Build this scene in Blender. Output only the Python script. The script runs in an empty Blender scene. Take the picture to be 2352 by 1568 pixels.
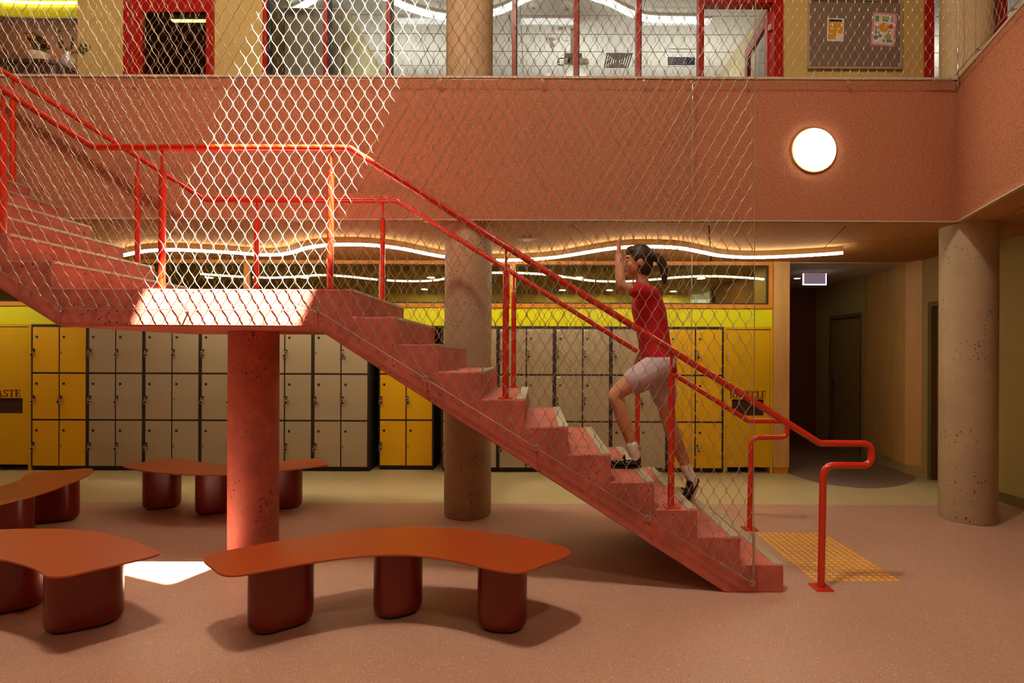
import bpy, bmesh, math, random
from mathutils import Vector, Matrix
from mathutils.geometry import tessellate_polygon
random.seed(7)
PI = math.pi
scn = bpy.context.scene
col = scn.collection

# ------------------------------------------------------------------ camera
F, VX, VY, H, ROLL = 1240.0, 1234.0, 815.0, 1.468, math.radians(0.22)
cd = bpy.data.cameras.new('camera'); cam = bpy.data.objects.new('camera', cd); col.objects.link(cam)
cd.sensor_width = 36.0; cd.sensor_fit = 'HORIZONTAL'; cd.lens = 36.0 * F / 2352
cd.shift_x = (1176 - VX) / 2352; cd.shift_y = (VY - 784) / 2352
cd.clip_start = 0.05; cd.clip_end = 100
cam.matrix_world = Matrix.Translation((0, 0, H)) @ Matrix.Rotation(PI / 2, 4, 'X') @ Matrix.Rotation(ROLL, 4, 'Z')
scn.camera = cam

# ------------------------------------------------------------------ world, sun, exposure
w = bpy.data.worlds.new('sky'); scn.world = w; w.use_nodes = True
w.node_tree.nodes['Background'].inputs[0].default_value = (0.75, 0.85, 1.0, 1)
w.node_tree.nodes['Background'].inputs[1].default_value = 1.0
SUN = Vector((-0.45, 0.28, -1.0))
sl = bpy.data.lights.new('sun', 'SUN'); sl.energy = 165.0; sl.color = (1.0, 0.90, 0.74); sl.angle = math.radians(0.5)
sun = bpy.data.objects.new('sun', sl); col.objects.link(sun)
sun.rotation_euler = SUN.to_track_quat('-Z', 'Y').to_euler(); sun.location = (2.5, 1.5, 9)
LAMP_W = 305.0            # atrium ceiling lamps
scn.view_settings.view_transform = 'Standard'; scn.view_settings.look = 'None'
scn.view_settings.gamma = 1.0; scn.view_settings.use_curve_mapping = False
scn.view_settings.exposure = 0.0
try:
    scn.cycles.use_denoising = True; scn.cycles.use_light_tree = True
    scn.cycles.max_bounces = 8; scn.cycles.diffuse_bounces = 3; scn.cycles.use_adaptive_sampling = True; scn.cycles.adaptive_threshold = 0.02; scn.cycles.glossy_bounces = 4
    scn.cycles.transparent_max_bounces = 12; scn.cycles.sample_clamp_indirect = 4.0
    scn.cycles.caustics_reflective = False; scn.cycles.caustics_refractive = False
except Exception:
    pass

# ------------------------------------------------------------------ pixel -> direction helpers
cR, sR = math.cos(ROLL), math.sin(ROLL)
def deroll(x, y):
    dx, dy = x - VX, y - VY
    return dx * cR + dy * sR, -dx * sR + dy * cR
def P(x, y, Y):                 # point of a pixel on the frontal plane at depth Y
    dx, dy = deroll(x, y); return Vector((dx * Y / F, Y, H - dy * Y / F))
def G(x, y, z=0.0):             # point of a pixel on the level plane at height z
    dx, dy = deroll(x, y); Y = (H - z) * F / dy
    return Vector((dx * Y / F, Y, z))

# ------------------------------------------------------------------ materials
def srgb(r, g, b):
    f = lambda c: (c / 255) / 12.92 if c / 255 <= 0.04045 else ((c / 255 + 0.055) / 1.055) ** 2.4
    return (f(r), f(g), f(b), 1)
MATS = {}
def mat(name, c, rough=0.5, metal=0.0, var=0.0, vscale=4.0, bump=0.0, bscale=60.0, pits=0.0, pscale=60.0,
        speck=None, emit=0.0, spec=0.5, stretch=None, coat=0.0):
    m = bpy.data.materials.new(name); m.use_nodes = True
    nt = m.node_tree; N = nt.nodes; L = nt.links; b = N['Principled BSDF']
    b.inputs['Base Color'].default_value = c; b.inputs['Roughness'].default_value = rough
    b.inputs['Metallic'].default_value = metal; b.inputs['Specular IOR Level'].default_value = spec
    b.inputs['Coat Weight'].default_value = coat
    if emit:
        b.inputs['Emission Color'].default_value = c; b.inputs['Emission Strength'].default_value = emit
    tc = N.new('ShaderNodeTexCoord'); out = tc.outputs['Object']
    if stretch:
        mp = N.new('ShaderNodeMapping'); mp.inputs['Scale'].default_value = stretch
        L.new(out, mp.inputs['Vector']); out = mp.outputs['Vector']
    cur = None
    if var:
        n = N.new('ShaderNodeTexNoise'); n.inputs['Scale'].default_value = vscale
        n.inputs['Detail'].default_value = 6; n.inputs['Roughness'].default_value = 0.65
        L.new(out, n.inputs['Vector'])
        r = N.new('ShaderNodeValToRGB')
        r.color_ramp.elements[0].position = 0.3; r.color_ramp.elements[1].position = 0.7
        r.color_ramp.elements[0].color = tuple(v * (1 - var) for v in c[:3]) + (1,)
        r.color_ramp.elements[1].color = tuple(min(1, v * (1 + var)) for v in c[:3]) + (1,)
        L.new(n.outputs['Fac'], r.inputs['Fac']); cur = r.outputs['Color']
    def over(fac_out, colour):
        nonlocal cur
        mx = N.new('ShaderNodeMix'); mx.data_type = 'RGBA'
        L.new(fac_out, mx.inputs[0])
        if cur is not None: L.new(cur, mx.inputs[6])
        else: mx.inputs[6].default_value = c
        mx.inputs[7].default_value = colour; cur = mx.outputs[2]
    if pits:
        v = N.new('ShaderNodeTexVoronoi'); v.inputs['Scale'].default_value = pscale
        L.new(tc.outputs['Object'], v.inputs['Vector'])
        n2 = N.new('ShaderNodeTexNoise'); n2.inputs['Scale'].default_value = 3.5; L.new(tc.outputs['Object'], n2.inputs['Vector'])
        mu = N.new('ShaderNodeMath'); mu.operation = 'MULTIPLY_ADD'; mu.inputs[1].default_value = pits; mu.inputs[2].default_value = -pits * 0.36
        L.new(n2.outputs['Fac'], mu.inputs[0])
        sp = N.new('ShaderNodeSeparateColor'); L.new(v.outputs['Color'], sp.inputs[0])
        m3 = N.new('ShaderNodeMath'); m3.operation = 'MULTIPLY'; L.new(mu.outputs[0], m3.inputs[0]); L.new(sp.outputs[0], m3.inputs[1])
        lt = N.new('ShaderNodeMath'); lt.operation = 'LESS_THAN'; L.new(v.outputs['Distance'], lt.inputs[0]); L.new(m3.outputs[0], lt.inputs[1])
        over(lt.outputs[0], tuple(x * 0.28 for x in c[:3]) + (1,))
    if speck:
        for (sc, lim, colour, th) in speck:
            v = N.new('ShaderNodeTexVoronoi'); v.inputs['Scale'].default_value = sc; L.new(tc.outputs['Object'], v.inputs['Vector'])
            sp = N.new('ShaderNodeSeparateColor'); L.new(v.outputs['Color'], sp.inputs[0])
            g = N.new('ShaderNodeMath'); g.operation = 'GREATER_THAN'; g.inputs[1].default_value = th; L.new(sp.outputs[0], g.inputs[0])
            lt = N.new('ShaderNodeMath'); lt.operation = 'LESS_THAN'; lt.inputs[1].default_value = lim; L.new(v.outputs['Distance'], lt.inputs[0])
            mm = N.new('ShaderNodeMath'); mm.operation = 'MULTIPLY'; L.new(g.outputs[0], mm.inputs[0]); L.new(lt.outputs[0], mm.inputs[1])
            over(mm.outputs[0], colour)
    if cur is not None: L.new(cur, b.inputs['Base Color'])
    if bump:
        n = N.new('ShaderNodeTexNoise'); n.inputs['Scale'].default_value = bscale; n.inputs['Detail'].default_value = 4
        L.new(out, n.inputs['Vector'])
        bp = N.new('ShaderNodeBump'); bp.inputs['Strength'].default_value = bump; bp.inputs['Distance'].default_value = 0.01
        L.new(n.outputs['Fac'], bp.inputs['Height']); L.new(bp.outputs['Normal'], b.inputs['Normal'])
    MATS[name] = m; return m
def emis(name, c, s):
    m = bpy.data.materials.new(name); m.use_nodes = True; nt = m.node_tree; nt.nodes.clear()
    e = nt.nodes.new('ShaderNodeEmission'); e.inputs[0].default_value = c; e.inputs[1].default_value = s
    o = nt.nodes.new('ShaderNodeOutputMaterial'); nt.links.new(e.outputs[0], o.inputs[0]); MATS[name] = m; return m
def glass(name, tint, refl=1.0):
    m = bpy.data.materials.new(name); m.use_nodes = True; nt = m.node_tree; nt.nodes.clear()
    t = nt.nodes.new('ShaderNodeBsdfTransparent'); t.inputs[0].default_value = tint
    g = nt.nodes.new('ShaderNodeBsdfGlossy'); g.inputs['Roughness'].default_value = 0.02; g.inputs[0].default_value = (refl, refl, refl, 1)
    f = nt.nodes.new('ShaderNodeFresnel'); f.inputs[0].default_value = 1.6
    x = nt.nodes.new('ShaderNodeMixShader'); o = nt.nodes.new('ShaderNodeOutputMaterial')
    ge = nt.nodes.new('ShaderNodeNewGeometry'); iv = nt.nodes.new('ShaderNodeMath'); iv.operation = 'SUBTRACT'; iv.inputs[0].default_value = 1.0
    nt.links.new(ge.outputs['Backfacing'], iv.inputs[1]); mu = nt.nodes.new('ShaderNodeMath'); mu.operation = 'MULTIPLY'
    nt.links.new(f.outputs[0], mu.inputs[0]); nt.links.new(iv.outputs[0], mu.inputs[1])      # reflect on the outer faces only
    nt.links.new(mu.outputs[0], x.inputs[0]); nt.links.new(t.outputs[0], x.inputs[1]); nt.links.new(g.outputs[0], x.inputs[2])
    nt.links.new(x.outputs[0], o.inputs[0]); MATS[name] = m; return m

WHT = srgb(238, 222, 205); DRK = srgb(70, 40, 34)
mat('floor_pink', srgb(186, 142, 122), 0.38, var=0.06, vscale=1.2, bump=0.04, bscale=300,
    speck=[(130, 0.24, srgb(232, 205, 185), 0.62), (95, 0.2, srgb(96, 55, 45), 0.66), (60, 0.16, srgb(240, 225, 205), 0.8)])
mat('floor_beige', srgb(196, 178, 132), 0.35, var=0.05, vscale=2, speck=[(110, 0.2, srgb(214, 200, 160), 0.6), (80, 0.17, srgb(140, 118, 78), 0.7)])
mat('floor_grey', srgb(136, 108, 100), 0.35, var=0.06, vscale=2, speck=[(110, 0.18, srgb(160, 135, 125), 0.7)])
mat('balcony', srgb(186, 124, 94), 0.9, var=0.34, vscale=46, bump=0.7, bscale=110, stretch=(1, 1, 1.7), spec=0.1)
mat('balcony_cap', srgb(205, 190, 165), 0.5)
mat('ceil_panel', srgb(190, 138, 88), 0.92, var=0.28, vscale=60, bump=0.5, bscale=150, spec=0.1)
mat('ceil_void', srgb(60, 40, 26), 0.9)
mat('white_ceiling', srgb(212, 205, 195), 0.85, var=0.02, vscale=3)
mat('tile', srgb(226, 224, 216), 0.85, var=0.02, vscale=20)
mat('stair', srgb(187, 98, 82), 0.72, var=0.3, vscale=4.5, bump=0.15, bscale=90, pits=1.5, pscale=46)
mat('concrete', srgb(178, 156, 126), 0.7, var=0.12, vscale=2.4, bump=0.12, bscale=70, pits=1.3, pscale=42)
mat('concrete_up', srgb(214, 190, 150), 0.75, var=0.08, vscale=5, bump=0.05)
mat('red_steel', srgb(208, 44, 20), 0.22, spec=0.6, coat=0.3)
mat('red_frame', srgb(178, 22, 10), 0.3, spec=0.5)
mat('bench_top', srgb(160, 68, 28), 0.34, var=0.03, vscale=2)
mat('bench_leg', srgb(112, 26, 10), 0.32)
mat('black', srgb(26, 24, 20), 0.55)
mat('locker_black', srgb(38, 34, 28), 0.6, var=0.05)
mat('door_grey', srgb(178, 164, 134), 0.55, var=0.02, vscale=2)
mat('door_yellow', srgb(240, 186, 14), 0.5, var=0.03, vscale=2)
mat('yellow', srgb(232, 228, 2), 0.45, var=0.03, vscale=1.5)
mat('yellow_deep', srgb(226, 180, 12), 0.45, var=0.04, vscale=1.5)
mat('orange', srgb(214, 138, 26), 0.45)
mat('ply', srgb(216, 166, 98), 0.5, var=0.1, vscale=9, stretch=(1, 1, 0.18))
mat('olive', srgb(172, 148, 92), 0.8, var=0.03)
mat('cream', srgb(214, 184, 112), 0.8, var=0.03)
mat('brown_wall', srgb(104, 62, 36), 0.75, var=0.1, vscale=3)
mat('olive_dark', srgb(110, 94, 54), 0.6)
mat('door_olive', srgb(148, 124, 72), 0.5)
mat('pink_wall', srgb(190, 130, 100), 0.8, var=0.04)
mat('desk', srgb(62, 42, 34), 0.45)
mat('steel', srgb(205, 196, 184), 0.32, metal=0.9)
mat('wire', srgb(182, 164, 142), 0.5, metal=0.6)
mat('nosing', srgb(186, 178, 152), 0.45, metal=0.4, bump=0.15, bscale=200)
mat('tactile', srgb(246, 178, 18), 0.45)
mat('brown_text', srgb(118, 52, 14), 0.6)
mat('slot', srgb(58, 26, 14), 0.8)
mat('led_fin', srgb(200, 172, 120), 0.6)
mat('pin_grey', srgb(132, 112, 96), 0.95, var=0.05, vscale=60)
mat('alu', srgb(214, 200, 176), 0.35, metal=0.6)
mat('paper', srgb(235, 228, 215), 0.8)
mat('p_yellow', srgb(222, 160, 28), 0.8); mat('p_pink', srgb(222, 150, 165), 0.8); mat('p_green', srgb(96, 150, 70), 0.8)
mat('p_lime', srgb(160, 178, 60), 0.8); mat('p_blue', srgb(96, 150, 172), 0.8); mat('p_violet', srgb(120, 110, 190), 0.8)
mat('p_red', srgb(196, 84, 62), 0.8); mat('p_lilac', srgb(180, 160, 205), 0.8)
mat('sign_blue', srgb(20, 36, 110), 0.5); mat('white', srgb(240, 238, 230), 0.5)
mat('proj_grey', srgb(150, 145, 135), 0.5); mat('vent_dark', srgb(70, 64, 66), 0.6)
mat('curtain', srgb(150, 144, 134), 0.85, var=0.04, vscale=2)
mat('room_yellow', srgb(208, 198, 158), 0.8)
mat('skin', srgb(206, 148, 110), 0.55, var=0.04, vscale=12)
mat('hair', srgb(44, 28, 20), 0.55, var=0.2, vscale=30)
mat('shirt', srgb(190, 12, 30), 0.8, var=0.05, vscale=8, bump=0.1, bscale=40)
mat('shorts', srgb(196, 178, 186), 0.8, var=0.03, vscale=8)
mat('sock', srgb(240, 228, 220), 0.85, bump=0.2, bscale=200); mat('shoe', srgb(16, 14, 14), 0.12, coat=0.6)
mat('eye_white', srgb(238, 234, 228), 0.3); mat('eye_dark', srgb(36, 22, 14), 0.2); mat('lip', srgb(170, 86, 76), 0.5)
mat('leaf', srgb(62, 74, 34), 0.6); mat('petal', srgb(150, 40, 40), 0.7); mat('petal2', srgb(214, 150, 50), 0.7); mat('pot', srgb(225, 205, 180), 0.5)
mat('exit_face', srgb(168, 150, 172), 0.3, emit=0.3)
mat('lamp_rim', srgb(226, 190, 130), 0.4); mat('speaker', srgb(190, 150, 110), 0.7)
mat('wall_out', srgb(190, 140, 112), 0.85, var=0.04)
WARM = (1.0, 0.86, 0.62, 1)
emis('lamp_glow', (1.0, 0.90, 0.68, 1), 22.0)
emis('led_glow', (1.0, 0.93, 0.66, 1), 40.0)
emis('class_glow', (1.0, 0.97, 0.86, 1), 3.0)
emis('panel_glow', (1.0, 0.98, 0.90, 1), 1.0)
emis('down_glow', (1.0, 0.92, 0.50, 1), 420.0); emis('corridor_glow', (1.0, 0.9, 0.7, 1), 40.0); emis('reflection_glow', (1.0, 0.97, 0.85, 1), 3.0)
mat('room_olive', srgb(196, 182, 84), 0.8)
emis('exit_glow', (0.95, 0.95, 1.0, 1), 2.2)
emis('yellow_glow', (1.0, 0.86, 0.3, 1), 9.0)
glass('glass_dark', (0.84, 0.80, 0.50, 1)); glass('glass_clear', (0.93, 0.94, 0.92, 1), 0.8); mat('vase_glass', srgb(214, 208, 204), 0.1, metal=0.4)

# ------------------------------------------------------------------ object helpers
def tag(o, label=None, cat=None, group=None, kind=None):
    if label: o['label'] = label
    if cat: o['category'] = cat
    if group: o['group'] = group
    if kind: o['kind'] = kind
    return o
def adopt(o, parent):
    if parent is not None:
        o.parent = parent
        o.matrix_parent_inverse = Matrix.Identity(4)
class MB:
    def __init__(s): s.v = []; s.f = []; s.m = []; s.cur = 0
    def poly(s, pts):
        i = len(s.v); s.v += [tuple(p) for p in pts]; s.f.append(tuple(range(i, i + len(pts)))); s.m.append(s.cur)
    def add(s, vs, fs):
        i = len(s.v); s.v += [tuple(p) for p in vs]; s.f += [tuple(i + k for k in f) for f in fs]; s.m += [s.cur] * len(fs)
    def box(s, x0, x1, y0, y1, z0, z1):
        s.add([(x0, y0, z0), (x1, y0, z0), (x1, y1, z0), (x0, y1, z0), (x0, y0, z1), (x1, y0, z1), (x1, y1, z1), (x0, y1, z1)],
              [(0, 3, 2, 1), (4, 5, 6, 7), (0, 1, 5, 4), (1, 2, 6, 5), (2, 3, 7, 6), (3, 0, 4, 7)]); return s
    def prism(s, poly2, z0, z1):                       # plan outline, extruded upwards (outline anticlockwise)
        n = len(poly2); lo = [(p[0], p[1], z0) for p in poly2]; hi = [(p[0], p[1], z1) for p in poly2]
        s.add(lo + hi, [tuple(range(n - 1, -1, -1)), tuple(range(n, 2 * n))] + [(k, (k + 1) % n, n + (k + 1) % n, n + k) for k in range(n)]); return s
    def slab_xz(s, poly2, y0, y1):                      # elevation outline (x,z), extruded in depth
        n = len(poly2); a = [(p[0], y0, p[1]) for p in poly2]; b = [(p[0], y1, p[1]) for p in poly2]
        s.add(a + b, [tuple(range(n)), tuple(range(2 * n - 1, n - 1, -1))] + [((k + 1) % n, k, n + k, n + (k + 1) % n) for k in range(n)]); return s
    def tube(s, pts, r, n=10, cap=True):
        pts = [Vector(p) for p in pts]; rings = []; up = None
        for i, p in enumerate(pts):
            d = (pts[min(i + 1, len(pts) - 1)] - pts[max(i - 1, 0)])
            if d.length < 1e-9: d = Vector((0, 0, 1))
            d.normalize()
            if up is None:
                up = Vector((0, 1, 0)) if abs(d.y) < 0.9 else Vector((1, 0, 0))
            u = (up - d * up.dot(d)).normalized(); up = u; v = d.cross(u)
            rr = r[i] if isinstance(r, (list, tuple)) else r
            rings.append([p + (u * math.cos(2 * PI * k / n) + v * math.sin(2 * PI * k / n)) * rr for k in range(n)])
        i0 = len(s.v)
        for rg in rings: s.v += [tuple(q) for q in rg]
        for a in range(len(rings) - 1):
            for k in range(n):
                s.f.append((i0 + a * n + k, i0 + a * n + (k + 1) % n, i0 + (a + 1) * n + (k + 1) % n, i0 + (a + 1) * n + k)); s.m.append(s.cur)
        if cap:
            s.f.append(tuple(i0 + k for k in range(n - 1, -1, -1))); s.m.append(s.cur)
            e = i0 + (len(rings) - 1) * n
            s.f.append(tuple(e + k for k in range(n))); s.m.append(s.cur)
        return s
    def lathe(s, prof, c=(0, 0, 0), n=24, axis='Z'):     # prof: (radius, height)
        i0 = len(s.v)
        for (r, h) in prof:
            for k in range(n):
                a = 2 * PI * k / n; x, y = r * math.cos(a), r * math.sin(a)
                q = (x, y, h) if axis == 'Z' else ((x, -h, y) if axis == '-Y' else (h, x, y))
                s.v.append((c[0] + q[0], c[1] + q[1], c[2] + q[2]))
        m = len(prof)
        for a in range(m - 1):
            for k in range(n):
                s.f.append((i0 + a * n + k, i0 + a * n + (k + 1) % n, i0 + (a + 1) * n + (k + 1) % n, i0 + (a + 1) * n + k)); s.m.append(s.cur)
        s.f.append(tuple(i0 + k for k in range(n - 1, -1, -1))); s.m.append(s.cur)
        s.f.append(tuple(i0 + (m - 1) * n + k for k in range(n))); s.m.append(s.cur)
        return s
    def torus(s, c, R, r, axis='Y', n=16, k=8):
        pts = []
        for i in range(n + 1):
            a = 2 * PI * i / n
            q = {'Y': (math.cos(a), 0, math.sin(a)), 'X': (0, math.cos(a), math.sin(a)), 'Z': (math.cos(a), math.sin(a), 0)}[axis]
            pts.append(Vector(c) + Vector(q) * R)
        return s.tube(pts, r, k, cap=False)
    def mesh(s, name, mats, smooth=False):
        me = bpy.data.meshes.new(name); me.from_pydata(s.v, [], s.f); me.update()
        for mm in (mats if isinstance(mats, (list, tuple)) else [mats]): me.materials.append(MATS[mm])
        if isinstance(mats, (list, tuple)): me.polygons.foreach_set('material_index', s.m)
        if smooth:
            me.polygons.foreach_set('use_smooth', [True] * len(me.polygons))
            try: me.set_sharp_from_angle(angle=math.radians(40))
            except Exception: pass
        return me
    def build(s, name, mats, parent=None, smooth=False):
        o = bpy.data.objects.new(name, s.mesh(name, mats, smooth)); col.objects.link(o); adopt(o, parent); return o
def inst(name, me, parent=None, loc=(0, 0, 0), rot=(0, 0, 0)):
    o = bpy.data.objects.new(name, me); col.objects.link(o); adopt(o, parent); o.location = loc; o.rotation_euler = rot; return o
def empty(name, loc=(0, 0, 0), rz=0.0):
    o = bpy.data.objects.new(name, None); col.objects.link(o); o.location = loc; o.rotation_euler = (0, 0, rz); o.empty_display_size = 0.1; return o
def struct(o, label=None):
    o['kind'] = 'structure'
    if label: o['label'] = label
    return o
def copy_tree(o, parent=None):
    c = o.copy(); col.objects.link(c)
    if parent is not None: c.parent = parent
    for ch in list(o.children): copy_tree(ch, c)
    return c
def bevel(o, wd, seg=2):
    m = o.modifiers.new('bevel', 'BEVEL'); m.width = wd; m.segments = seg; m.limit_method = 'ANGLE'; m.angle_limit = math.radians(40); return o
def spline(pts, per=6, closed=False):
    n = len(pts); out = []; rng = range(n if closed else n - 1)
    g = (lambda i: Vector(pts[i % n])) if closed else (lambda i: Vector(pts[max(0, min(n - 1, i))]))
    for i in rng:
        a, b, c, d = g(i - 1), g(i), g(i + 1), g(i + 2)
        for k in range(per):
            t = k / per
            out.append(0.5 * ((2 * b) + (c - a) * t + (2 * a - 5 * b + 4 * c - d) * t * t + (3 * b - a - 3 * c + d) * t ** 3))
    if not closed: out.append(Vector(pts[-1]))
    return out
def round_path(pts, r, seg=6):                           # polyline with rounded corners
    pts = [Vector(p) for p in pts]; out = [pts[0]]
    for i in range(1, len(pts) - 1):
        a, b, c = pts[i - 1], pts[i], pts[i + 1]; rr = r[i] if isinstance(r, dict) and i in r else (0.02 if isinstance(r, dict) else r)
        d1 = (a - b).normalized(); d2 = (c - b).normalized(); rr = min(rr, (a - b).length * 0.49, (c - b).length * 0.49)
        p, q = b + d1 * rr, b + d2 * rr
        for k in range(seg + 1):
            t = k / seg; out.append(p * (1 - t) ** 2 + b * 2 * t * (1 - t) + q * t * t)
    out.append(pts[-1]); return out
def ccw(poly):
    a = sum(poly[i][0] * poly[(i + 1) % len(poly)][1] - poly[(i + 1) % len(poly)][0] * poly[i][1] for i in range(len(poly)))
    return poly if a > 0 else poly[::-1]
def clip(poly, ax, ay, nx, ny):                          # keep the side where (p-a).n >= 0
    out = []
    for i in range(len(poly)):
        p, q = poly[i], poly[(i + 1) % len(poly)]
        dp = (p[0] - ax) * nx + (p[1] - ay) * ny; dq = (q[0] - ax) * nx + (q[1] - ay) * ny
        if dp >= 0: out.append(p)
        if (dp >= 0) != (dq >= 0):
            t = dp / (dp - dq); out.append((p[0] + (q[0] - p[0]) * t, p[1] + (q[1] - p[1]) * t))
    return out

# ------------------------------------------------------------------ key measures (metres)
YN, YF = 3.351, 4.641            # near and far face of the stair
YB = 4.74; ZC = 2.645; ZT = 3.914; ZF2 = 3.06   # balcony face, soffit, parapet top, upper floor
YL = 6.75                         # locker fronts
YW = 5.75                         # upper corridor wall
ZR = 8.6                          # atrium ceiling
XR = 4.70                         # right wall
WD = Vector((-0.333, -1.0)).normalized()       # direction of the right-hand balcony wing
CX, CY = 3.68, YB                              # balcony corner
YBG = 5.335                       # pink / beige joint

# ------------------------------------------------------------------ floor
struct(MB().box(-9.5, 6.5, -5.0, YBG, -0.12, 0).build('floor', 'floor_pink'), 'speckled pink vinyl floor of the atrium')
struct(MB().box(-9.5, 6.5, YBG, 12.0, -0.12, 0).build('floor_band', 'floor_beige'), 'beige vinyl floor strip along the lockers')
ring = [G(*p)[:2] for p in [(1812, 1087), (1850, 1100), (1900, 1112), (1950, 1118), (1990, 1121), (2040, 1119), (2085, 1110), (2104, 1099), (2092, 1086)]]
ring = [tuple(p) for p in spline([Vector((a, b, 0)) for a, b in ring], 5)]
ring = [(p[0], p[1]) for p in ring] + [(4.62, 6.85), (4.78, 8.0), (4.78, 9.4), (3.16, 9.4)]
struct(MB().prism(ccw(ring), 0.0, 0.002).build('floor_inlay', 'floor_grey'), 'rounded mauve grey vinyl inlay at the corridor mouth')

# ------------------------------------------------------------------ soffit under the balcony, with its panels
struct(MB().prism(ccw([(-9.5, YB + 0.02), (CX + 0.02, YB + 0.02), (CX + WD.x * 3.6 + 0.02, CY + WD.y * 3.6), (6.5, 1.3), (6.5, YL + 0.06), (-9.5, YL + 0.06)]), ZC + 0.02, ZC + 0.06)
       .build('ceiling', 'ceil_void'), 'timber fibre soffit under the balcony')
ceil = bpy.data.objects['ceiling']
region = [(-7.4, YB + 0.03), (XR, YB + 0.03), (XR, YL + 0.02), (-7.4, YL + 0.02)]
def soffit_panel(pg):
    if len(pg) < 3: return
    a = sum(pg[i][0] * pg[(i + 1) % len(pg)][1] - pg[(i + 1) % len(pg)][0] * pg[i][1] for i in range(len(pg))) / 2
    if abs(a) < 0.01: return
    MB().prism(ccw(pg), ZC, ZC + 0.02).build('ceiling_panel', 'ceil_panel', ceil)
ca, sa = -WD.y, -WD.x             # panel grid runs with the wing
e1 = Vector((ca, -sa)); e2 = Vector((sa, ca))
base = Vector((1.542, 4.865)); gp = 0.0055
for i in range(-8, 5):
    for j in range(-3, 4):
        o0 = base + e1 * (1.178 * i) + e2 * (2.4 * j - (1.2 if i % 2 else 0.35))
        q = [o0 + e1 * gp + e2 * gp, o0 + e1 * (1.178 - gp) + e2 * gp, o0 + e1 * (1.178 - gp) + e2 * (2.4 - gp), o0 + e1 * gp + e2 * (2.4 - gp)]
        q = [tuple(p) for p in q]
        def boxclip(pg, x0, x1, y0, y1):
            for c_ in ((x0, 0, 1, 0), (x1, 0, -1, 0), (0, y0, 0, 1), (0, y1, 0, -1)):
                if len(pg) >= 3: pg = clip(pg, *c_)
            return pg
        main = boxclip(q, -7.4, XR, YB + 0.03, YL + 0.02)
        soffit_panel(main)
        wing = boxclip(q, 0, XR, 1.5, YB + 0.03)
        if len(wing) >= 3: wing = clip(wing, CX + 0.03, CY, -WD.y, WD.x)
        if len(wing) >= 3: soffit_panel(wing)
# balcony slab
struct(MB().prism(ccw([(-9.5, YB + 0.16), (CX + 0.1, YB + 0.16), (CX + WD.x * 3.6 + 0.16, CY + WD.y * 3.6), (6.5, 1.3), (6.5, 12), (-9.5, 12)]), ZC + 0.07, ZF2).build('floor_upper', 'floor_beige'), 'upper floor slab behind the balcony parapet')
# balcony faces
o = struct(MB().box(-9.5, CX, YB, YB + 0.15, ZC + 0.012, ZT - 0.02).build('wall_balcony_front', 'balcony'), 'textured salmon pink balcony front')
MB().box(-9.5, CX, YB - 0.003, YB + 0.15, ZC + 0.003, ZC + 0.012).build('edge_trim', 'balcony_cap', o)
MB().box(-9.5, CX + 0.05, YB - 0.008, YB + 0.16, ZT - 0.02, ZT).build('coping', 'balcony_cap', o)
nrm = Vector((-WD.y, WD.x))       # to the right of the wing
def wing_box(mb, off0, off1, z0, z1, ln=3.5):
    a = Vector((CX, CY)); b = a + WD * ln
    pl = [a + nrm * off0, b + nrm * off0, b + nrm * off1, a + nrm * off1]
    mb.prism(ccw([tuple(p) for p in pl]), z0, z1); return mb
o = struct(wing_box(MB(), 0.0, 0.15, ZC + 0.012, ZT - 0.02).build('wall_balcony_right', 'balcony'), 'textured salmon pink balcony wing on the right')
wing_box(MB(), -0.003, 0.15, ZC + 0.003, ZC + 0.012).build('edge_trim', 'balcony_cap', o)
wing_box(MB(), -0.008, 0.16, ZT - 0.02, ZT).build('coping', 'balcony_cap', o)

# ------------------------------------------------------------------ outer shell of the atrium
struct(MB().box(-9.6, -9.5, -5, 12, 0, ZR).build('wall_left', 'wall_out'), 'pale pink side wall of the atrium')
struct(MB().box(-9.6, 6.6, -5.1, -5.0, 0, ZR).build('wall_behind', 'wall_out'), 'pale pink wall behind the viewer')
struct(MB().box(XR + 1.8, XR + 1.9, -5, 12, 0, ZR).build('wall_far_right', 'wall_out'), 'outer wall on the right')
# atrium ceiling with skylight opening
lit = [(-2.277, 3.42), (-2.16, 3.72), (-2.22, 4.3), (-2.25, 4.38), (-3.33, 4.38), (-3.25, 3.80)]
hole = [(x - SUN.x * ZR, y - SUN.y * ZR) for x, y in lit]
outer = [(-9.6, -5.1), (6.6, -5.1), (6.6, 12.1), (-9.6, 12.1)]
def holed(z):
    a = [Vector((x, y, 0)) for x, y in outer]; b = [Vector((x, y, 0)) for x, y in hole[::-1]]
    tri = tessellate_polygon([a, b]); vs = [(p.x, p.y, z) for p in a + b]; return vs, [tuple(t) for t in tri]
mb = MB()
for z in (ZR, ZR + 0.15):
    vs, fs = holed(z); mb.add(vs, fs)
n = len(hole)
mb.add([(x, y, ZR) for x, y in hole] + [(x, y, ZR + 0.15) for x, y in hole], [(k, (k + 1) % n, n + (k + 1) % n, n + k) for k in range(n)])
struct(mb.build('ceiling_atrium', 'white_ceiling'), 'atrium ceiling with a small skylight opening')

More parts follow.
